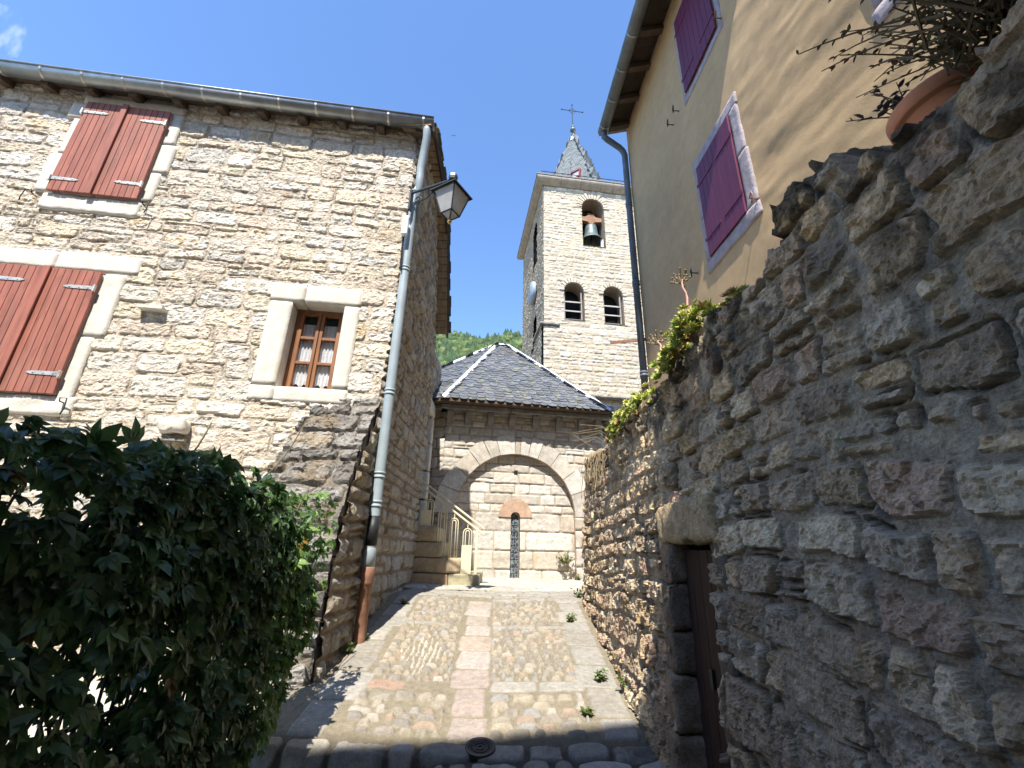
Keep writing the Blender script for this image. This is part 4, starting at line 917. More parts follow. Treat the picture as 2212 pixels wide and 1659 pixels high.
    m = MB(); m.add(V4 + [apx], [(0, 1, 4), (1, 2, 4), (2, 3, 4), (3, 0, 4), (3, 2, 1, 0)]); m.build('spire', M['core'], tower)
    pal = ((.155, .175, .178), (.17, .19, .19), (.14, .16, .162), (.185, .2, .2))
    for k in range(4): slates('spire_slates', V4[k], V4[(k + 1) % 4], apx, 'spireslate', tower, .2, .15, 30 + k, pal, None, .014, (.9, 1.1))
    MB().lathe([(.17, -.52), (.02, -.02)], apx + Vector((0, 0, .06)), 12).build('spire_cap', M['lead'], tower)
    # skylight and hooks on the front left facet
    def facet(k, s, t, o=0):
        a, b = V4[k], V4[(k + 1) % 4]; nn = (b - a).cross(apx - a).normalized(); nn = nn if nn.dot((a + b) / 2 - Vector((c.x, c.y, zb))) > 0 else -nn
        base = a.lerp(b, s); return base.lerp(apx, t) + nn * o, (b - a).normalized(), (apx - (a + b) / 2).normalized(), nn
    p, eu, ev, nn = facet(3, .7, .33, .06)
    fr = MB(); w, h = .22, .26
    for a, b, cc, d in ((-w, -w + .05, -h, h), (w - .05, w, -h, h), (-w + .05, w - .05, -h, -h + .05), (-w + .05, w - .05, h - .05, h)): fr.obox(p + eu * a + ev * cc - nn * .04, eu * (b - a), ev * (d - cc), nn * .1)
    so_ = fr.build('skylight', M['redpaint'], tower); MB().obox(p + eu * (-w + .05) + ev * (-h + .05), eu * (2 * w - .1), ev * (2 * h - .1), nn * .01).build('skylight_pane', M['clockface'], so_)
    for (k, s, t) in ((3, .62, .36), (3, .6, .5), (0, .35, .33), (3, .25, .6), (0, .5, .55)):
        p, eu, ev, nn = facet(k, s, t, .05); MB().tube([p, p + nn * .09, p + nn * .13 + ev * .05, p + nn * .12 + ev * .12], .012, 5).build('roof_hook', M['iron'], tower)
    # ball and cross
    fb = MB().lathe([(0, -.14), (.08, -.11), (.13, -.03), (.13, .03), (.08, .11), (.04, .14), (.05, .18), (.07, .22), (.05, .27), (.03, .3)], apx + Vector((0, 0, .27)), 16).build('spire_ball', M['bell'], tower, True)
    cr = MB(); o = apx + Vector((0, 0, .5)); cr.tube([o, o + Vector((0, 0, 1.35))], [.022, .016], 6); e = dT
    xc = o + Vector((0, 0, .98)); cr.tube([xc - e * .5, xc + e * .5], .016, 6)
    for q in (xc - e * .5, xc + e * .5, o + Vector((0, 0, 1.35))): cr.lathe([(0, -.04), (.04, 0), (0, .04)], q, 6)
    for s_ in (-1, 1):
        cr.tube([xc + e * .18 * s_, xc + Vector((0, 0, .18))], .01, 5); cr.tube([xc + e * .18 * s_, xc - Vector((0, 0, .18))], .01, 5)
    cr.build('iron_cross', M['lampmetal'], tower)
    # clock on the side face
    q = T0 - nT * 1.5 - dT * .1 + Vector((0, 0, 10.35)); ck = MB().lathe([(0, .1), (.38, .1), (.42, .06), (.44, 0), (.42, -.05)], q, 32, -dT).build('clock', M['clockface'], tower, True)
    MB().obox(q - dT * .115 - Vector((0, 0, .02)), nT * .02, (0, 0, .3), -dT * .01).build('clock_hand', M['iron'], ck)
    # small bearing of the bell: steel bracket at the opening's right
    MB().obox(Tp(2.05, 11.55, -.1), dT * .1, (0, 0, .34), nT * .05).build('hammer_bracket', M['galv'], tower)
build_tower()
def build_bell():
    c = Tp(1.78, 0, -.25); b = thing('church_bell', 'green-grey bronze bell hanging from a wooden yoke in the tower arch', 'bell', (c.x, c.y, 11.9))
    MB().lathe([(r_ * 1.13, z_) for r_, z_ in [(0, 12.62), (.12, 12.62), (.17, 12.58), (.19, 12.5), (.2, 12.35), (.22, 12.2), (.26, 12.08), (.32, 12.0), (.345, 11.94), (.33, 11.93), (.25, 12.05), (.19, 12.2), (.0, 12.5)]], (c.x, c.y, -.05), 32).build('bell_body', M['bell'], b, True)
    m = MB(); pr = [(-.4, 12.74), (-.4, 12.9), (-.2, 12.92), (-.1, 13.0), (.1, 13.0), (.2, 12.92), (.4, 12.9), (.4, 12.74), (.12, 12.7), (.06, 12.62), (-.06, 12.62), (-.12, 12.7)]
    m.prism([Tp(1.78 + a, z, -.33) for a, z in pr], nT * .16); yk = m.build('yoke', M['yokewood'], b, bevel=.01)
    s = MB()
    for k in (-.12, -.06, 0, .06, .12): s.tube([Tp(1.78 + k, 12.56, -.15), Tp(1.78 + k * .9, 13.03, -.15)], .006, 5); s.lathe([(0, -.015), (.014, 0), (0, .015)], Tp(1.78 + k * .9, 13.05, -.15), 6)
    s.build('yoke_strap', M['rust'], yk)
    MB().tube([(c.x, c.y, 12.35), (c.x, c.y, 11.95), (c.x, c.y, 11.86)], [.02, .035, .05], 8).build('clapper', M['iron'], b, True)
build_bell()

# ================================================================== OCHRE HOUSE
aR = R(3.6); dR = Vector((-math.sin(aR), math.cos(aR), 0)); nR = Vector((-math.cos(aR), -math.sin(aR), 0)); P0 = Vector((2.1, 4, 0))
bend = R(4)
def bendoff(u): return np.where(u < -.9, (-.9 - u) * math.tan(bend), 0)          # near half turned slightly towards the sun, a bend added to brighten it
def Rp(u, z, off=0): q = P0 + dR * u + nR * (off - float(bendoff(np.array(u)))); return Vector((q.x, q.y, z))
def Rpa(u, z, h): o = h - bendoff(u); return (P0.x + dR.x * u + nR.x * o, P0.y + dR.y * u + nR.y * o, z)
ochre = thing('ochre_house', 'tall ochre plastered house with plum shutters above the garden wall', 'house', (3.6, 3.5, 2.3))
def build_ochre():
    u = arange(-5.5, 2.1, .03); v = arange(1.6, 8.95, .03); U, V = np.meshgrid(u, v, indexing='ij')
    rk = sstep(-.78, -1.0, U)
    sl = U * .8 + V * .55
    H = .005 * fbm(U * 2, V * 2, 131, 3) + rk * (.016 * fbm(U * 1.3 + V * .7, V * 4.2 - U * .8, 133, 5) + .004 * ridged(U * 3, V * 8, 135, 3)) - .04 * sstep(1.98, 2.1, U)
    t = fbm(U * 1.2, V * 1.2, 137, 4); C = np.array((.5, .35, .19))[None, None] * (1 + .1 * t + .05 * fbm(U * 12, V * 12, 139, 3))[..., None]
    C = C * np.array((1, 1, 1)) * (1 - .06 * rk[..., None])
    grid_obj('front_wall', U, V, H, C, Rpa, M['plaster'], ochre, None, True)
    m = MB(); a = Rp(2.06, 1.6, -.03); m.obox(a, -dR * 2.9, (0, 0, 7.3), -nR * 5); m.obox(a - nR * .36 - dR * 2.9, -dR * 4.7, (0, 0, 7.3), -nR * 4.6); m.build('core', mat('ochre_plaster_flank', base=(.42, .31, .19), rough=.93), ochre)
    # eave
    m = MB()
    for k in range(18):
        m.obox(Rp(2.0, 8.87, -.05) - dR * .24 * k, -dR * .235, (0, 0, .02), nR * .48 + Vector((0, 0, -.16)))
    m.build('soffit_board', M['darkwood'], ochre)
    for k in range(9):
        MB().obox(Rp(1.9, 8.77, -.05) - dR * .52 * k, -dR * .09, (0, 0, .09), nR * .4 + Vector((0, 0, -.14))).build('rafter', M['oldwood'], ochre, bevel=.006)
    MB().obox(Rp(2.1, 8.9, .48) + Vector((0, 0, -.16)), -dR * 4.5, (0, 0, .03), -nR * 5.2 + Vector((0, 0, 1.7))).obox(Rp(2.1, 8.92, -.03) - dR * 4.5, -dR * 3.1, (0, 0, .03), -nR * 4.7 + Vector((0, 0, 1.55))).build('roof', M['darkstone'], ochre)
    g = MB(); pr = [(math.cos(t) * .085, math.sin(t) * .085) for t in np.linspace(math.pi, 2 * math.pi, 11)] + [(.085, .015)]; N = len(pr); vs = []
    for s_ in (1.96, -2.45):
        base = Rp(1.96, 8.66, .45) - dR * (1.96 - s_)
        for o, z in pr: vs.append(base + nR * o + Vector((0, 0, z)))
    g.add(vs, [(k, k + 1, N + k + 1, N + k) for k in range(N - 1)]); g.add([vs[k] for k in range(11)], [tuple(range(11))])
    go = g.build('gutter', M['oldzinc'], ochre, True); sdm = go.modifiers.new('thick', 'SOLIDIFY'); sdm.thickness = .004
    MB().tube([vs[10] + Vector((0, 0, .01)), vs[N + 10] + Vector((0, 0, .01))], .012, 6).build('gutter_bead', M['zinc'], go)
    for k in range(9):
        b = Rp(1.8, 8.66, .45) - dR * .5 * k; pts = [b + nR * math.cos(t) * .09 + Vector((0, 0, math.sin(t) * .09)) for t in np.linspace(math.pi, 2 * math.pi, 8)]
        br = MB()
        for p, q in zip(pts[:-1], pts[1:]): br.obox(p - dR * .012, dR * .024, q - p, (q - p).cross(dR).normalized() * .004)
        br.build('gutter_bracket', M['zinc'], ochre)
    o = Rp(1.9, 8.58, .45)
    dp = MB().tube([o, o + Vector((0, 0, -.08)), o + Vector((0, 0, -.14)) - nR * .05, Rp(1.98, 8.36, .16), Rp(1.99, 8.3, .1), Rp(1.99, 8.2, .07), Rp(1.99, 3.0, .07)], .052, 14).build('downpipe', M['slatepipe'], ochre, True)
    for zz in (7.1, 5.55, 4.02): MB().lathe([(.052, -.04), (.06, -.04), (.06, -.015), (.054, -.01), (.054, .01), (.06, .015), (.06, .04), (.052, .04)], Rp(1.99, zz, .07), 14).build('pipe_collar', M['slatepipe'], dp, True)
    # shuttered windows
    dressed_frame([(-.89, -.73, 4.56, 5.2), (-.87, -.73, 5.2, 5.78), (-.05, .05, 4.56, 5.1), (-.05, .04, 5.1, 5.78), (-.88, .05, 5.77, 5.93), (-.9, .07, 4.41, 4.56)], Rp, ochre, 'window_surround', 'lavender', .02, .05, .008, .03)
    dressed_frame([(-.92, -.83, 6.98, 8.3), (-.07, .02, 6.98, 8.3), (-.92, .02, 8.3, 8.42), (-.92, .02, 6.86, 6.98)], Rp, ochre, 'window_surround', 'lavender', .012, .05, .004, .05)
    dressed_frame([(-3.2, -2.12, 4.8, 4.95), (-2.3, -2.15, 4.95, 6.3), (-3.2, -3.05, 4.95, 6.3), (-3.2, -2.12, 6.3, 6.45)], Rp, ochre, 'window_surround', 'lavender', .02, .05, .006, .05)
    for (u0, u1, z0, z1) in ((-.73, -.05, 4.56, 5.77), (-.83, -.07, 6.98, 8.3), (-3.05, -2.3, 4.95, 6.3)):
        um = (u0 + u1) / 2
        for a, b, s_ in ((u0, um, -1), (um, u1, 1)):
            m = MB(); n = 4; w = (b - a) / n
            for k in range(n): m.obox(Rp(a + w * k + .002, z0, .018), Rp(a + w * (k + 1) - .002, z0, .018) - Rp(a + w * k + .002, z0, .018), (0, 0, z1 - z0), nR * .02)
            sh = m.build('shutter', M['purple'], ochre, bevel=.002, seg=1)
            for zz in (z0 + .22, z1 - .25):
                e = a if s_ < 0 else b; d = 1 if s_ < 0 else -1
                MB().obox(Rp(e - d * .02, zz - .018, .0385), Rp(e + d * .3, 0, 0) - Rp(e - d * .02, 0, 0), (0, 0, .036), nR * .006).build('strap_hinge', M['purple'], sh)
    for (px, py, s_) in ((1640, 430, -1), (1560, 40, -1), (1467, 240, 1), (1455, 270, 1), (1508, 590, 1)):
        q = on_plane(px, py, P0, nR); uu = (Vector(q) - P0).dot(dR); b = Rp(uu, q[2], 0)
        holdback([b, b + nR * .09, b + nR * .1 - dR * .05 * 1 + Vector((0, 0, .03)), b + nR * .11 - dR * .07 + Vector((0, 0, -.02)), b + nR * .1 - dR * .03 + Vector((0, 0, -.08))], ochre, 'shutter_hook', .007, 'iron' if s_ > 0 else 'rust')
    # flat iron bar sticking out of the far corner
    a = Vector((2.0, 5.95, 4.55)); b = Vector((1.48, 6.12, 4.56)); m = MB(); m.obox(a, b - a, (0, 0, .05), (0, .012, 0)); m.tube([a + Vector((0, .0, .02)), Rp(1.86, 4.57, -.02)], .018, 6); m.build('iron_bar', M['rust'], ochre, bevel=.003)
build_ochre()

# ================================================================== RIGHT RETAINING WALL
gwall = thing('retaining_wall', 'dark rough rubble garden wall with a low brown door, right of the street', 'wall', (1.0, 2.5, .5))
TOPY = [-2, .3, .44, .58, .66, .81, .9, .97, 1.03, 1.27, 1.33, 1.5, 1.66, 1.94, 2.02, 2.4, 2.57, 3.0, 3.44, 4.14, 4.8, 5.4, 5.7]
TOPZ = [2.54, 2.56, 2.58, 2.55, 2.55, 2.58, 2.6, 2.61, 2.76, 2.78, 2.62, 2.6, 2.62, 2.69, 2.66, 2.58, 2.56, 2.58, 2.6, 2.53, 2.6, 2.66, 2.66]
DOOR = (2.08, 2.62, 1.67)
def build_wall():
    rng = np.random.RandomState(44); H0 = 3.3
    u = np.concatenate([np.arange(-2, .3, .02), np.arange(.3, 2.75, .0058), np.arange(2.75, 5.62, .0095), np.arange(5.62, 6.05, .012)])
    t = np.concatenate([np.arange(-.3, .5, .014), np.arange(.5, 2.75, .0068), np.arange(2.75, 3.25, .013)])
    U, T = np.meshgrid(u, t, indexing='ij')
    rc = [q for q in courses(-2.3, 6.3, -.45, 3.3, (.1, .21), (.1, .3), rng, .22) if rng.rand() > .03]
    _, _, H, C = raster(u, t, rc, 201, joint=.024, warp=.045, wscale=5, relief=(.006, .026), edge=.008, rough=.009, rs=9, aniso=1.1, fac=.0085, fs=18, minh=.05, pal=PAL_W, mortar=(.38, .315, .225), rnd=(.2, .7), stain=.25, mvar=.22, mrough=.011, crev=.026, sag=.08)
    gray = sstep(-.05, .4, fbm(U * 1.4 + 5, T * 1.7, 221, 3)) * .8
    sm = np.maximum(sstep(.3, .5, fbm(U * 3.6, T * 4.4, 233, 4)), .12 * gray); mh = .010 + .010 * fbm(U * 24, T * 24, 215, 4) + .016 * fbm(U * 8, T * 8, 217, 3)
    H = H * (1 - .8 * sm) + mh * .8 * sm + .018 * fbm(U * 1.6, T * 1.6, 213, 3) + .004 * ridged(U * 45, T * 45, 231, 3)
    mc_ = np.array((.43, .345, .235)) * (1 - gray[..., None]) + np.array((.45, .39, .295)) * gray[..., None]
    mc_ = mc_ * (1 + .22 * fbm(U * 12, T * 12, 222, 4))[..., None]; C = C * (1 - .75 * sm[..., None]) + mc_ * .75 * sm[..., None]
    # black lichen along the coping: a real growth on the upper courses
    Ht = np.interp(U, TOPY, TOPZ) + .02 * fbm(U * 9, U * 0 + 2, 223, 3)
    lich = sstep(.6, 0, Ht - T + .3 * fbm(U * 4, T * 4, 225, 4)) * sstep(-.2, .3, fbm(U * 9, T * 9, 227, 3)) * .8
    C = C * (1 - lich[..., None]) + np.array((.03, .028, .024)) * lich[..., None]
    # geometry: along the street, round the far end, over the top
    lip = .35
    far = np.clip(U - 5.62, 0, None)
    inn = np.clip(T - Ht, 0, lip); Z = np.minimum(T, Ht) + .02 * np.sin(np.clip(inn / .1, 0, 1) * math.pi / 2) + np.where(inn > 0, H * .8, 0)
    hx = np.where(inn > .04, 0, H)
    hx = hx - .04 * sstep(0, .05, inn) * 0
    bat = .85 + .1 * np.clip((Z - .7) / 1.9, -.5, 1.2) + .02 * fbm(U * .8, T * .8, 229, 2)
    X = np.where(U < 5.62, bat - hx, bat + far) + inn * (1 - .0)
    Y = np.where(U < 5.62, U, 5.62 + hx - 0 * far)
    hole = lambda a, b: (a > DOOR[0] + .02 * np.sin(b * 9)) & (a < DOOR[1] + .015 * np.sin(b * 7)) & (b < DOOR[2] + .012 * np.sin(a * 20)) & (b > .2)
    grid_obj('wall', U, T, H, C, lambda a, b, h: (X, Y, Z), M['wallstone'], gwall, hole, True, boxes_extra([((1.05, -2, -.3), (.25, 0, 0), (0, 3.9, 0), (0, 0, 2.6)), ((1.05, 2.8, -.3), (.25, 0, 0), (0, 2.78, 0), (0, 0, 2.6)), ((1.16, 1.9, -.3), (.14, 0, 0), (0, .9, 0), (0, 0, 2.6)), ((1.0, 1.95, 1.9), (.25, 0, 0), (0, .85, 0), (0, 0, .4))], (.1, .09, .08)), False)
    # door recess: far and near jamb stones, lintel, plank door
    jm = MB(); z = .25; r5 = random.Random(6)
    while z < 1.66:
        h = min(r5.uniform(.14, .3), 1.67 - z); rough_box(jm, (.835 + r5.uniform(0, .012) + .05 * (z - .7), DOOR[1] - .012, z + .004), (.25, 0, 0), (0, .14, 0), (0, 0, h - .006), .025, .018, .02, 9, [(.27, .205, .14), (.2, .155, .11), (.3, .235, .165)][r5.randrange(3)])
        rough_box(jm, (.85 + .05 * (z - .7), DOOR[0] - .13, z + .004), (.25, 0, 0), (0, .14, 0), (0, 0, h - .006), .025, .012, .02, 9, (.17, .14, .1)); z += h
    jm.build('door_jamb', M['wallstone'], gwall, True, attr=True)
    lm = MB(); rough_box(lm, (.86, DOOR[0] - .1, 1.655), (.3, 0, 0), (0, .74, 0), (0, 0, .2), .02, .022, .03, 11, (.46, .345, .2)); lm.build('door_lintel', M['wallstone'], gwall, True, attr=True)
    dm = MB()
    for k in range(5): dm.box((.965, DOOR[0] + .112 * k, .25), (.995, DOOR[0] + .112 * k + .108, 1.62))
    do = dm.build('door', M['doorwood'], gwall, bevel=.004)
    MB().box((.95, DOOR[0] + .3, 1.02), (.965, DOOR[0] + .33, 1.1)).build('door_latch', M['iron'], do)
build_wall()

# ================================================================== STEPS AND RAILING
def build_stairs():
    st = thing('stone_steps', 'four worn stone block steps beside the apse', 'steps', (-1.0, 7.3, 1.05)); r = random.Random(2)
    rows = [(-.41, 1.0, 1.26, [-1.5, -.86]), (-.68, 1.262, 1.47, [-1.5]), (-.97, 1.472, 1.685, [-1.5]), (-1.07, 1.687, 1.91, [-1.5])]
    for (xr, z0, z1, xs) in rows:
        m = MB(); xs = xs + [xr]
        for a, b in zip(xs[:-1], xs[1:]): rough_box(m, (a, 7.0 + r.uniform(0, .015), z0), (b - a - .006, 0, 0), (0, 1.1, 0), (0, 0, z1 - z0 - .003), .05, .01, .025, 5, (.4 + r.uniform(-.04, .04), .33, .22))
        m.build('step', M['vouss'], st, True, attr=True)
    rl = thing('stair_railing', 'cream painted metal railing with looped bars on the stone steps', 'railing', (-.8, 7.05, 1.3))
    def hr(x, o=0): return 2.555 - .693 * (x + 1.33) + o
    Y = 7.06
    for nm, o in (('handrail', 0), ('lower_rail', -.085)):
        m = MB(); a = Vector((-1.5, Y - .018, hr(-1.5, o) - .018)); b = Vector((-.36, Y - .018, hr(-.36, o) - .018)); m.obox(a, b - a, (0, .036, 0), (0, 0, .036)); m.build(nm, M['cream'], rl, bevel=.008)
    for k, (xc, zb) in enumerate(((-1.215, 1.92), (-1.005, 1.45), (-.825, 1.44), (-.615, 1.22))):
        for w in (.062, .028):
            zt = hr(xc, -.12) - w * .9 - (.0 if w > .05 else .06)
            pts = [(xc - w, Y, zb), (xc - w, Y, zt - w)] + [(xc - w * math.cos(t), Y, zt - w + w * math.sin(t)) for t in np.linspace(0, math.pi, 9)[1:-1]] + [(xc + w, Y, zt - w), (xc + w, Y, zb)]
            MB().tube(pts, .009, 8).build('looped_bar', M['cream'], rl, True)
        m = MB(); m.tube([(xc, Y, hr(xc, -.085)), (xc, Y, hr(xc, -.12) - .05)], .008, 6); m.build('spacer', M['cream'], rl)
    for (x0, x1, z0, z1) in ((-.69, -.54, 1.2, 1.65), (-1.34, -1.18, 1.9, 2.14)): MB().box((x0, Y - .02, z0), (x1, Y - .012, z1)).build('panel', M['cream'], rl, bevel=.002)
    MB().box((-.49, Y - .02, 1.2), (-.455, Y + .02, hr(-.47, -.07))).build('end_post', M['cream'], rl, bevel=.004)
build_stairs()

# ================================================================== STREET LANTERN
def build_lamp():
    root = Vector((-1.25, 4.24, 5.6)); tip = Vector(on_y(978, 396, 4.03)); tip.z = 5.62
    lp = thing('street_lantern', 'four-sided street lantern with frosted panes on a scrolled bracket at the house corner', 'street lamp', root)
    d = (tip - root); dh = Vector((d.x, d.y, 0)).normalized(); sd = Vector((-dh.y, dh.x, 0))
    br = MB(); br.obox(root - sd * .012 + Vector((0, 0, -.012)), d + dh * .02, sd * .024, (0, 0, .024)); br.obox(root - sd * .03 - Vector((0, 0, .26)) - dh * .02, sd * .06, dh * .02, (0, 0, .3)); br.build('bracket_arm', M['lampmetal'], lp, bevel=.004)
    def P(a, z): return root + dh * a + Vector((0, 0, z))
    pts = []
    for t in np.linspace(0, 1, 22): w = 1.5 * 2 * math.pi * (1 - t) ; r = .012 + .055 * t; pts.append(P(.085 + r * math.cos(w + math.pi * 1.2), -.13 + r * math.sin(w + math.pi * 1.2)))
    pts += [P(.2, -.15), P(.27, -.09), P(.34, -.05)]
    for t in np.linspace(0, 1, 16): w = 1.3 * 2 * math.pi * t; r = .045 * (1 - t) + .008; pts.append(P(.385 + r * math.cos(math.pi * .9 - w), -.065 + r * math.sin(math.pi * .9 - w)))
    MB().tube(pts, .008, 6).build('scroll', M['lampmetal'], lp, True)
    bx = MB(); bx.lathe([(0, -.05), (.05, -.035), (.055, 0), (.05, .035), (0, .05)], tip + Vector((0, 0, .02)), 6); bx.tube([tip - Vector((0, 0, .03)), tip - Vector((0, 0, .075))], .014, 8); bx.build('hanger', M['lampmetal'], lp)
    c = Vector((tip.x, tip.y, 0)); zt = tip.z - .075; ang = math.atan2(-tip.y, -tip.x) + R(5)
    def sq(h, z): return [c + Vector((math.cos(ang + k * math.pi / 2) * h, math.sin(ang + k * math.pi / 2) * h, z)) for k in range(4)]
    rf = MB(); q0, q1, q2, q3 = sq(.035, zt), sq(.075, zt - .03), sq(.235, zt - .145), sq(.24, zt - .16)
    vs = q0 + q1 + q2 + q3; fs = [(3, 2, 1, 0)] + [(a * 4 + k, a * 4 + (k + 1) % 4, (a + 1) * 4 + (k + 1) % 4, (a + 1) * 4 + k) for a in range(3) for k in range(4)]
    rf.add(vs, fs); ro = rf.build('lamp_roof', M['lampmetal'], lp); m_ = ro.modifiers.new('t', 'SOLIDIFY'); m_.thickness = .006
    tz, bz, nz_ = zt - .155, zt - .44, zt - .5; T = sq(.2, tz); B = sq(.105, bz); N = sq(.03, nz_)
    fr = MB()
    for k in range(4):
        fr.tube([T[k], B[k]], .009, 6); fr.tube([B[k], B[(k + 1) % 4]], .009, 6); fr.tube([T[k], T[(k + 1) % 4]], .009, 6); fr.tube([B[k], N[k]], .008, 6); fr.lathe([(0, -.014), (.012, 0), (0, .014)], B[k], 6)
    fr.build('lamp_frame', M['lampmetal'], lp)
    for k in range(4):
        j = (k + 1) % 4; MB().add([T[k], T[j], B[j], B[k]], [(0, 1, 2, 3)]).build('lamp_pane', M['opal'], lp); MB().add([B[k], B[j], N[j], N[k]], [(0, 1, 2, 3)]).build('lamp_pane', M['opal'], lp)
    MB().lathe([(0, -.03), (.022, -.02), (.028, 0), (.02, .022), (.012, .03), (.012, .05)], c + Vector((0, 0, nz_ - .035)), 12).build('finial', M['brass'], lp, True)
    MB().tube([c + Vector((0, 0, zt - .12)), c + Vector((0, 0, zt - .25))], [.02, .035], 8).build('bulb', M['whiteplastic'], lp, True)
    eb = thing('junction_box', 'white plastic junction box strapped to the corner downpipe below the lantern', 'junction box', (-1.27, 4.3, 5.1)); a = Vector((-1.325, 4.26, 4.98))
    MB().obox(a, (.075, 0, 0), (0, -.05, 0), (0, 0, .27)).build('case', M['whiteplastic'], eb, bevel=.018, seg=3)
    MB().tube([(-1.3, 4.27, 4.98), (-1.3, 4.28, 4.8), (-1.29, 4.3, 4.55)], .012, 6).build('cable', M['iron'], eb)
    MB().tube([(-1.29, 4.27, 5.24), (-1.29, 4.26, 5.34), (-1.25, 4.25, 5.4)], .01, 6).build('cable', M['iron'], eb)
build_lamp()

# ================================================================== VINE ON ITS FENCE
def build_vine():
    fn = thing('iron_fence', 'thin black iron fence glimpsed through gaps in the vine', 'fence', (-1.42, 1.2, .3))
    m = MB(); X = -1.45
    for z in (.55, 1.0, 1.62): m.box((X - .008, -.6, z), (X + .008, 2.8, z + .014))
    m.build('fence_rail', M['iron'], fn)
    for k in range(48): y = -.55 + k * .07; MB().box((X - .004, y - .004, .3), (X + .004, y + .004, 1.66)).build('fence_bar', M['iron'], fn)
    rng = np.random.RandomState(9)
    vn = thing('climbing_vine', 'dense dark creeper with five-part leaves covering the fence, lower left', 'vine', (-1.4, 1.5, .3))
    gaps = [(130, 1530, .17, .12), (230, 1430, .12, .08), (60, 1440, .06, .06), (420, 1395, .08, .05), (520, 1400, .04, .05), (210, 1490, .08, .08), (30, 1620, .05, .05), (60, 1650, .07, .05), (300, 1500, .07, .04), (30, 1330, .04, .07), (90, 1130, .05, .05), (70, 1070, .04, .05)]
    gp = [(on_x(px, py, -1.36)[1:], a, b) for px, py, a, b in gaps]
    N = 10500; Y = rng.uniform(-.9, 2.98, N); Zt = 1.93 + .07 * fbm(Y * 3, Y * 0, 301, 3) - .22 * sstep(2.45, 3.0, Y); lay = rng.rand(N)
    Zb = .1 + RAMP * np.maximum(Y, 0) * .9; fz = rng.rand(N) ** .85; Z = Zb + (Zt - Zb) * fz
    bul = .1 + .16 * np.sin(np.clip(fz, 0, 1) * math.pi * .75 + .35) + .07 * fbm(Y * 3.3, Z * 3.3, 303, 3)
    X_ = -1.42 + bul * np.where(lay < .62, 1 - rng.rand(N) * .25, rng.rand(N) * 1.2 - .5)
    topm = fz > .93; X_ = np.where(topm, -1.42 + rng.uniform(-.22, .2, N), X_)
    keep = np.ones(N, bool)
    for (gy, gz_), a, b in gp: keep &= ((Y - gy) / a) ** 2 + ((Z - gz_) / b) ** 2 > 1
    keep &= rng.rand(N) < np.where(fbm(Y * 5, Z * 5, 305, 3) > .34, .6, 1.0)
    bk = rng.rand(N) < .2; X_ = np.where(bk & ~topm, -1.43 + rng.uniform(-.08, .03, N), X_); Y, Z, X_, fz = Y[keep], Z[keep], X_[keep], fz[keep]; n = len(Y)
    # sprays at the street end and along the top
    E = 420; ye = rng.uniform(2.7, 3.16, E); ze = rng.uniform(1.0, 1.92, E); xe = -1.36 + rng.uniform(-.1, .2, E) ; Y = np.r_[Y, ye]; Z = np.r_[Z, ze]; X_ = np.r_[X_, xe]; n = len(Y)
    size = rng.uniform(.042, .092, n) * (1 - .25 * sstep(2.0, 2.9, Y)); out = np.stack([rng.uniform(.35, 1, n), rng.normal(0, .55, n), rng.normal(-.75, .35, n)], 1)
    tm = Z > 1.8; out[tm, 2] = rng.normal(-.1, .4, tm.sum()); out[tm, 0] = rng.normal(.2, .7, tm.sum())
    up = np.stack([rng.uniform(.3, 1, n), rng.normal(0, .4, n), rng.uniform(.2, 1, n)], 1)
    base = np.array([(.06, .12, .038), (.075, .145, .042), (.05, .095, .04), (.095, .16, .046)])[rng.randint(0, 4, n)] * rng.uniform(.75, 1.25, (n, 1))
    yl = rng.rand(n) < .008; base[yl] = (.13, .08, .02); sunlit_end = Y > 2.6; base[sunlit_end] *= np.array((1.9, 1.8, 1.5))  # street-end leaves brightened: sunlight put into their colour
    pos = np.stack([X_, Y, Z], 1); F0 = frames(out, up, np.ones(n), rng, .3); ms = []; ps = []; cs = []
    for a, l in ((0, 1.0), (.75, .86), (-.75, .86), (1.5, .62), (-1.5, .62)):
        ca, sa = math.cos(a), math.sin(a); tilt = rng.normal(0, .22, n)
        d = F0[:, :, 0] * ca + F0[:, :, 1] * sa - F0[:, :, 2] * (.12 + .2 * rng.rand(n))[:, None]; u_ = F0[:, :, 2] + F0[:, :, 1] * tilt[:, None]
        ms.append(frames(d, u_, size * l * rng.uniform(.9, 1.15, n), rng)); ps.append(pos); cs.append(base * rng.uniform(.88, 1.12, (n, 1)))
    o = scatter('leaves', LEAF_T, LEAF_T3, np.concatenate(ms), np.concatenate(ps), np.concatenate(cs), M['leaf'], vn)
    m = MB(); r = random.Random(4)
    for k in range(46):
        y = r.uniform(-.8, 2.7); p = Vector((-1.42, y, .1 + RAMP * max(y, 0))); pts = [p]
        while p.z < 1.75 and len(pts) < 14:
            p = p + Vector((r.uniform(-.05, .06), r.uniform(-.12, .16), r.uniform(.08, .2))); p.x = min(max(p.x, -1.5), -1.25); p.y = min(p.y, 2.8); pts.append(p.copy())
        m.tube(pts, [max(.003, .011 - .0007 * i) for i in range(len(pts))], 5)
    for (a, b) in (((-1.36, 2.5, 1.95), (-1.3, 2.75, 2.35)), ((-1.4, 1.9, 1.95), (-1.38, 2.0, 2.12)), ((-1.3, 3.0, 1.2), (-1.28, 4.2, 1.1)), ((-1.35, 2.9, 1.85), (-1.3, 3.35, 1.95))):
        a, b = Vector(a), Vector(b); m.tube([a.lerp(b, t) + Vector((0, 0, -.06 * math.sin(t * math.pi))) for t in np.linspace(0, 1, 6)], .0035, 5)
    m.build('stems', M['stem'], vn, True)
build_vine()

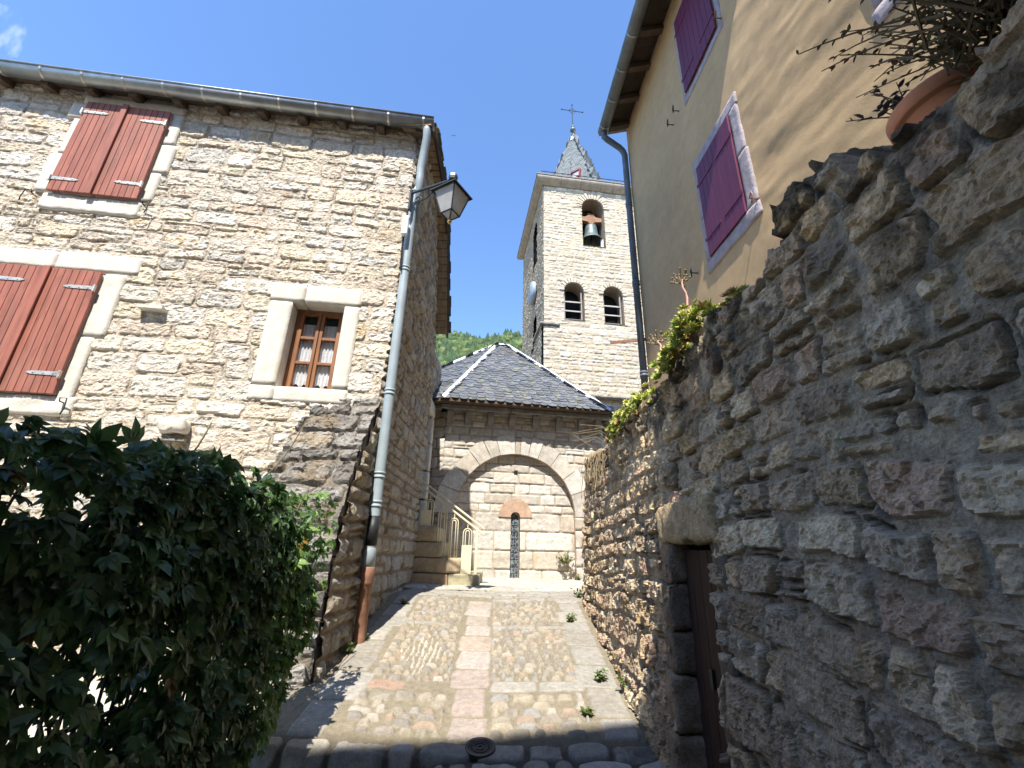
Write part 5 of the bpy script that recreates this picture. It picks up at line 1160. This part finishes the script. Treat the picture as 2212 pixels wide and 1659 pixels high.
# ================================================================== PLANTS ON THE WALL, WEEDS
def rosette_clump(name, label, pts, seed, stalks=()):
    c = np.mean(np.array(pts), 0); t = thing(name, label, 'succulent', tuple(c)); rng = np.random.RandomState(seed); ms = []; ps = []; cs = []
    T = [(0, -.1, 0), (0, .1, 0), (.5, -.24, .06), (.5, .24, .06), (.5, 0, -.1), (1, 0, .12)]; F = [(0, 2, 4), (0, 4, 1), (1, 4, 3), (2, 5, 4), (4, 5, 3), (0, 1, 3), (0, 3, 2), (2, 3, 5)]
    for p in pts:
        ax = np.array([-.6, -.5, .8]) + rng.normal(0, .35, 3); ax /= np.linalg.norm(ax); s = rng.uniform(.024, .05); col = np.array([(.46, .49, .1), (.34, .42, .08), (.52, .5, .15), (.27, .34, .09), (.44, .3, .12)])[rng.choice(5, p=[.3, .25, .2, .15, .1])]
        a1 = np.cross(ax, [0.3, .1, 1]); a1 /= np.linalg.norm(a1); a2 = np.cross(ax, a1); k = 15
        for i in range(k):
            w = i * 2.399; el = .15 + 1.1 * i / k; d = (a1 * math.cos(w) + a2 * math.sin(w)) * math.cos(el) + ax * math.sin(el)
            ms.append(frames(d[None], ax[None] + .01, [s * (1.1 - .5 * i / k)], rng)[0]); ps.append(p); cs.append(col * rng.uniform(.75, 1.2))
    scatter('rosettes', T, F, np.array(ms), np.array(ps), np.array(cs), M['sedum'], t)
    for (a, b) in stalks:
        a, b = Vector(a), Vector(b); pts_ = [a.lerp(b, q) + Vector((.006 * math.sin(q * 14), 0, .03 * math.sin(q * math.pi))) for q in np.linspace(0, 1, 9)]
        so_ = MB().tube(pts_, [.008 - .003 * i / 8 for i in range(9)], 6).build('flower_stalk', M['pinkstem'], t, True)
        m = MB(); r = random.Random(seed)
        for k in range(26):
            q = b + Vector((r.uniform(-.05, .05), r.uniform(-.05, .05), r.uniform(-.02, .055))); m.tube([b - Vector((0, 0, .03)), q], .0025, 4); m.lathe([(0, -.008), (.009, 0), (0, .009)], q, 5)
        m.build('flower_head', M['drystem'], so_)
    return t
def build_plants():
    rng = np.random.RandomState(20)
    def topz(y): return float(np.interp(y, TOPY, TOPZ))
    pts = []
    for k in range(270):
        y = rng.uniform(1.95, 2.62); x = rng.uniform(.86, 1.12); z = topz(y) + .06 + .07 * math.sin((y - 1.9) * 4) - max(0, .95 - x) * rng.uniform(.3, 2.6); pts.append((x - .02, y, z + rng.uniform(-.02, .05)))
    for k in range(14): pts.append((rng.uniform(.93, 1.05), rng.uniform(1.66, 1.95), topz(1.8) + rng.uniform(.0, .05)))
    rosette_clump('stonecrop_clump', 'yellow-green stonecrop clump with tall pink flower stalk on the wall top', pts, 3, (((1.0, 2.2, 2.78), (1.0, 2.28, 3.14)), ((.93, 2.5, 2.7), (.92, 2.56, 2.87))))
    pts = []
    for k in range(320):
        y = rng.uniform(3.0, 4.0); x = rng.uniform(.88, 1.12); z = topz(y) + .07 - max(0, .96 - x) * rng.uniform(.2, 2.2); pts.append((x - .02, y, z + rng.uniform(-.02, .06)))
    rosette_clump('stonecrop_mat', 'long low stonecrop mat on the far stretch of the wall top', pts, 5)
    # dry ivy stems hanging at the wall's far end
    m = MB(); r = random.Random(8)
    for k in range(34):
        y = r.uniform(4.2, 5.5); p = Vector((.93, y, topz(y) + .03)); pts = [p]
        for i in range(r.randint(3, 7)): p = p + Vector((r.uniform(-.03, .01), r.uniform(-.07, .05), r.uniform(-.11, -.02))); p.x = max(p.x, .8); pts.append(p.copy())
        m.tube(pts, .0032, 4)
    for k in range(7):
        y = r.uniform(3.8, 4.8); p = Vector((.93, y, topz(y) + .03)); m.tube([p, p + Vector((-.1, .05, .08)), p + Vector((-.22 - r.uniform(0, .2), .1, .12 + r.uniform(-.15, .1)))], .002, 4)
    tag(m.build('dry_creeper', M['drystem'], None, True), 'bare dry creeper stems trailing over the far end of the wall', 'creeper')
    # terracotta pot with a trailing plant, wild plants on the wall top at the right
    c = Vector((1.15, .85, 2.63)); pt = thing('flower_pot', 'round terracotta pot resting on the wall top at upper right', 'plant pot', c)
    MB().lathe([(r_ * .66, z_ * .66) for r_, z_ in [(0, 0), (.105, 0), (.115, .02), (.15, .125), (.152, .13), (.17, .133), (.176, .14), (.178, .19), (.172, .2), (.155, .2), (.15, .15), (0, .15)]], c, 40, (-.1, .05, 1)).build('pot', M['terracotta'], pt, True)
    def weed(name, label, base, h, spread, nst, nlf, size, seed, col, cat='weed', lean=(0, 0, 0), group=None):
        r_ = np.random.RandomState(seed); t = thing(name, label, cat, tuple(base), group); m = MB(); ps = []; ds = []
        for k in range(nst):
            d = Vector((r_.normal(0, spread), r_.normal(0, spread), 1)) + Vector(lean); d.normalize(); L = h * r_.uniform(.5, 1.1)
            p0 = Vector(base) + Vector((r_.normal(0, spread * h * .25), r_.normal(0, spread * h * .25), -.005)); pp = [p0 + d * L * q + Vector((0, 0, -.25 * L * q * q * spread)) for q in np.linspace(0, 1, 5)]
            m.tube(pp, [.0035, .003, .0025, .002, .0015], 4)
            for i in range(nlf):
                q = r_.uniform(.15, 1); j = min(3, int(q * 4)); f = q * 4 - j; ps.append(pp[j].lerp(pp[j + 1], f)); ds.append((r_.normal(0, 1), r_.normal(0, 1), r_.uniform(-.2, .7)))
        n = len(ps); ds = np.array(ds); up = np.tile([0, -.3, 1.], (n, 1)) + r_.normal(0, .3, (n, 3)); cc = np.array(col)[None] * r_.uniform(.7, 1.35, (n, 1))
        scatter('leaves', LEAF_T, LEAF_T3, frames(ds, up, size * r_.uniform(.7, 1.3, n), r_), np.array([tuple(p) for p in ps]), cc, M['leaf'], t); m.build('stems', M['stem'], t)
        return t
    weed('potted_herb', 'small purple-leaved herb growing in the terracotta pot', c + Vector((-.04, .05, .11)), .2, .45, 7, 6, .03, 1, (.06, .05, .06), 'herb', (-.5, .3, -.1))
    weed('wall_top_plant', 'straggly long-stemmed plant leaning out over the wall top at the upper right corner', (1.1, .6, 2.64), .42, .45, 20, 9, .018, 2, (.12, .14, .05), 'plant', (-.25, .55, .1))
    weed('wall_top_tuft', 'green grassy tuft on the wall at the right edge of the photo', (1.05, .46, 2.64), .3, .5, 16, 8, .05, 12, (.09, .12, .03), 'plant', (-.1, .2, .1))
    weed('wall_top_dry_plant', 'mat of brown dry stems and roots hanging over the wall top at far right', (1.02, .56, 2.64), .34, .75, 190, 11, .015, 14, (.12, .08, .04), 'plant', (-.1, .05, .25))
    g = (.1, .15, .035)
    weed('apse_weed', 'pale bushy weed at the foot of the apse wall', Ap(2.33, gz(8.6) + .28, .05), .28, .5, 20, 10, .05, 3, (.2, .21, .08), 'weed', (0, -.15, -.3))
    weed('apse_corner_weed', 'small bright weed on the forecourt where wall and apse meet', Ap(2.5, gz(8.6), .1), .14, .6, 10, 7, .04, 4, g)
    for k, (px, py, lab, h, s) in enumerate(((1300, 1470, 'low green weed growing from the right-hand flagstones', .08, .9), (1360, 1500, 'upright bright green weed against the foot of the right wall', .16, .4), (1235, 1342, 'spreading weed between flags near the top right of the ramp', .1, .8), (1250, 1292, 'leafy weed at the far foot of the right wall', .12, .5), (755, 1412, 'tuft of weeds between left flags just below the rusty pipe', .1, .7), (782, 1385, 'weed sprouting right beside the rusty pipe base', .1, .6), (872, 1306, 'flat weed at the upper left edge of the ramp', .06, 1.), (1272, 1547, 'tiny weed in the cobbles beside the shadow line on the right', .05, .9))):
        p = on_ramp(px, py); weed('paving_weed', lab, (p[0], p[1], p[2] + .01), h, s, 9, 7, .034, 40 + k, g, group='weeds along the ramp')
build_plants()

# ================================================================== SMALL THINGS
def build_small():
    y0, x0 = 3.03, -.13; n = Vector((0, -RAMP, 1)).normalized(); c = Vector((x0, y0, RAMP * y0 - .012))
    mc = thing('manhole_cover', 'small round cast-iron manhole cover set in the shaded cobbles', 'manhole cover', c)
    MB().lathe([(.0, .004), (.012, .004), (.014, .009), (.022, .009), (.024, .004), (.034, .004), (.036, .009), (.042, .009), (.044, .004), (.054, .004), (.056, .008), (.063, .008), (.064, -.02)], c, 40, n).build('lid', M['castiron'], mc)
    MB().lathe([(.066, -.03), (.066, .01), (.085, .012), (.088, -.03)], c, 40, n).build('frame', M['castiron'], mc)
    m = MB(); q = Vector((0, 0, 1)).rotation_difference(n)
    for k in range(16): a = k * math.pi / 8; m.obox(c + q @ Vector((math.cos(a) * .05 - .003, math.sin(a) * .05 - .003, .006)), q @ Vector((.006, 0, 0)), q @ Vector((0, .006, 0)), q @ Vector((0, 0, .004)))
    m.build('lid_studs', M['castiron'], mc)
    d = ray(980, 293); c = Vector(EYE + d * 40); b = MB()
    b.lathe([(0, -.09), (.02, -.05), (.026, 0), (.02, .05), (0, .1)], c, 8, (.4, .3, .8)); 
    for s in (-1, 1): b.add([c + Vector((.0, 0, .03)), c + Vector((.16 * s, .02, .1)), c + Vector((.2 * s, .02, .0)), c + Vector((0, 0, -.03))], [(0, 1, 2, 3)])
    o = b.build('swallow', M['bird'], None); md = o.modifiers.new('t', 'SOLIDIFY'); md.thickness = .008
    tag(o, 'tiny dark swallow flying in the blue sky above the alley', 'bird')
    # wisp of cloud
    m = bpy.data.materials.new('cloud_vapour'); m.use_nodes = True; n = m.node_tree.nodes; L = m.node_tree.links; n.remove(n['Principled BSDF'])
    v = n.new('ShaderNodeVolumePrincipled'); v.inputs['Color'].default_value = (1, 1, 1, 1); v.inputs['Anisotropy'].default_value = .2
    tc = n.new('ShaderNodeTexCoord'); mp = n.new('ShaderNodeMapping'); mp.inputs['Scale'].default_value = (1.1, 2.2, 2.2); t = n.new('ShaderNodeTexNoise'); t.inputs['Scale'].default_value = 1; t.inputs['Detail'].default_value = 5
    r = n.new('ShaderNodeMapRange'); r.inputs['From Min'].default_value = .57; r.inputs['From Max'].default_value = .72; r.inputs['To Max'].default_value = .05
    L.new(tc.outputs['Object'], mp.inputs[0]); L.new(mp.outputs[0], t.inputs['Vector']); L.new(t.outputs[0], r.inputs[0]); L.new(r.outputs[0], v.inputs['Density']); L.new(v.outputs[0], n['Material Output'].inputs['Volume'])
    c = Vector(EYE + ray(-5, 72) * 1500); b = MB(); prof = [(math.sin(t) * 1, -math.cos(t)) for t in np.linspace(.01, math.pi - .01, 9)]; b.lathe(prof, (0, 0, 0), 16)
    o = b.build('cloud', m, None, True); o.location = c; o.scale = (60, 40, 22); o.rotation_euler = (0, R(-32), R(-30)); tag(o, kind='structure')
    # house across the street behind the viewer, whose eave throws the foreground shade
    hb = thing('facing_house', 'rendered village house opposite, standing behind the viewpoint', 'house', (-1, -5.5, 0)); e0 = Vector((-1.79, -3.2, 0)); dd = Vector((math.cos(R(10)), math.sin(R(10)), 0)); nn = Vector((-math.sin(R(10)), math.cos(R(10)), 0)); ez = 9.84
    m = MB(); m.obox(e0 - dd * 9 - nn * .4 - Vector((0, 0, .9)), dd * 17, -nn * 5, (0, 0, ez + .8)); m.build('walls', M['render'], hb)
    m = MB(); m.prism([e0 - dd * 9.3 + Vector((0, 0, ez - .03)), e0 - dd * 9.3 - nn * 2.9 + Vector((0, 0, ez + 1.4)), e0 - dd * 9.3 - nn * 5.8 + Vector((0, 0, ez - .03))], dd * 17.6); m.build('roof', M['darkstone'], hb)
    for k in range(5):
        m = MB(); a = e0 + dd * (-7 + 3 * k) - nn * .42; m.obox(a + Vector((0, 0, 4.2)), dd * .9, nn * .05, (0, 0, 1.4)); m.build('shutter', M['redwood'], hb)
build_small()
bpy.context.view_layer.update()
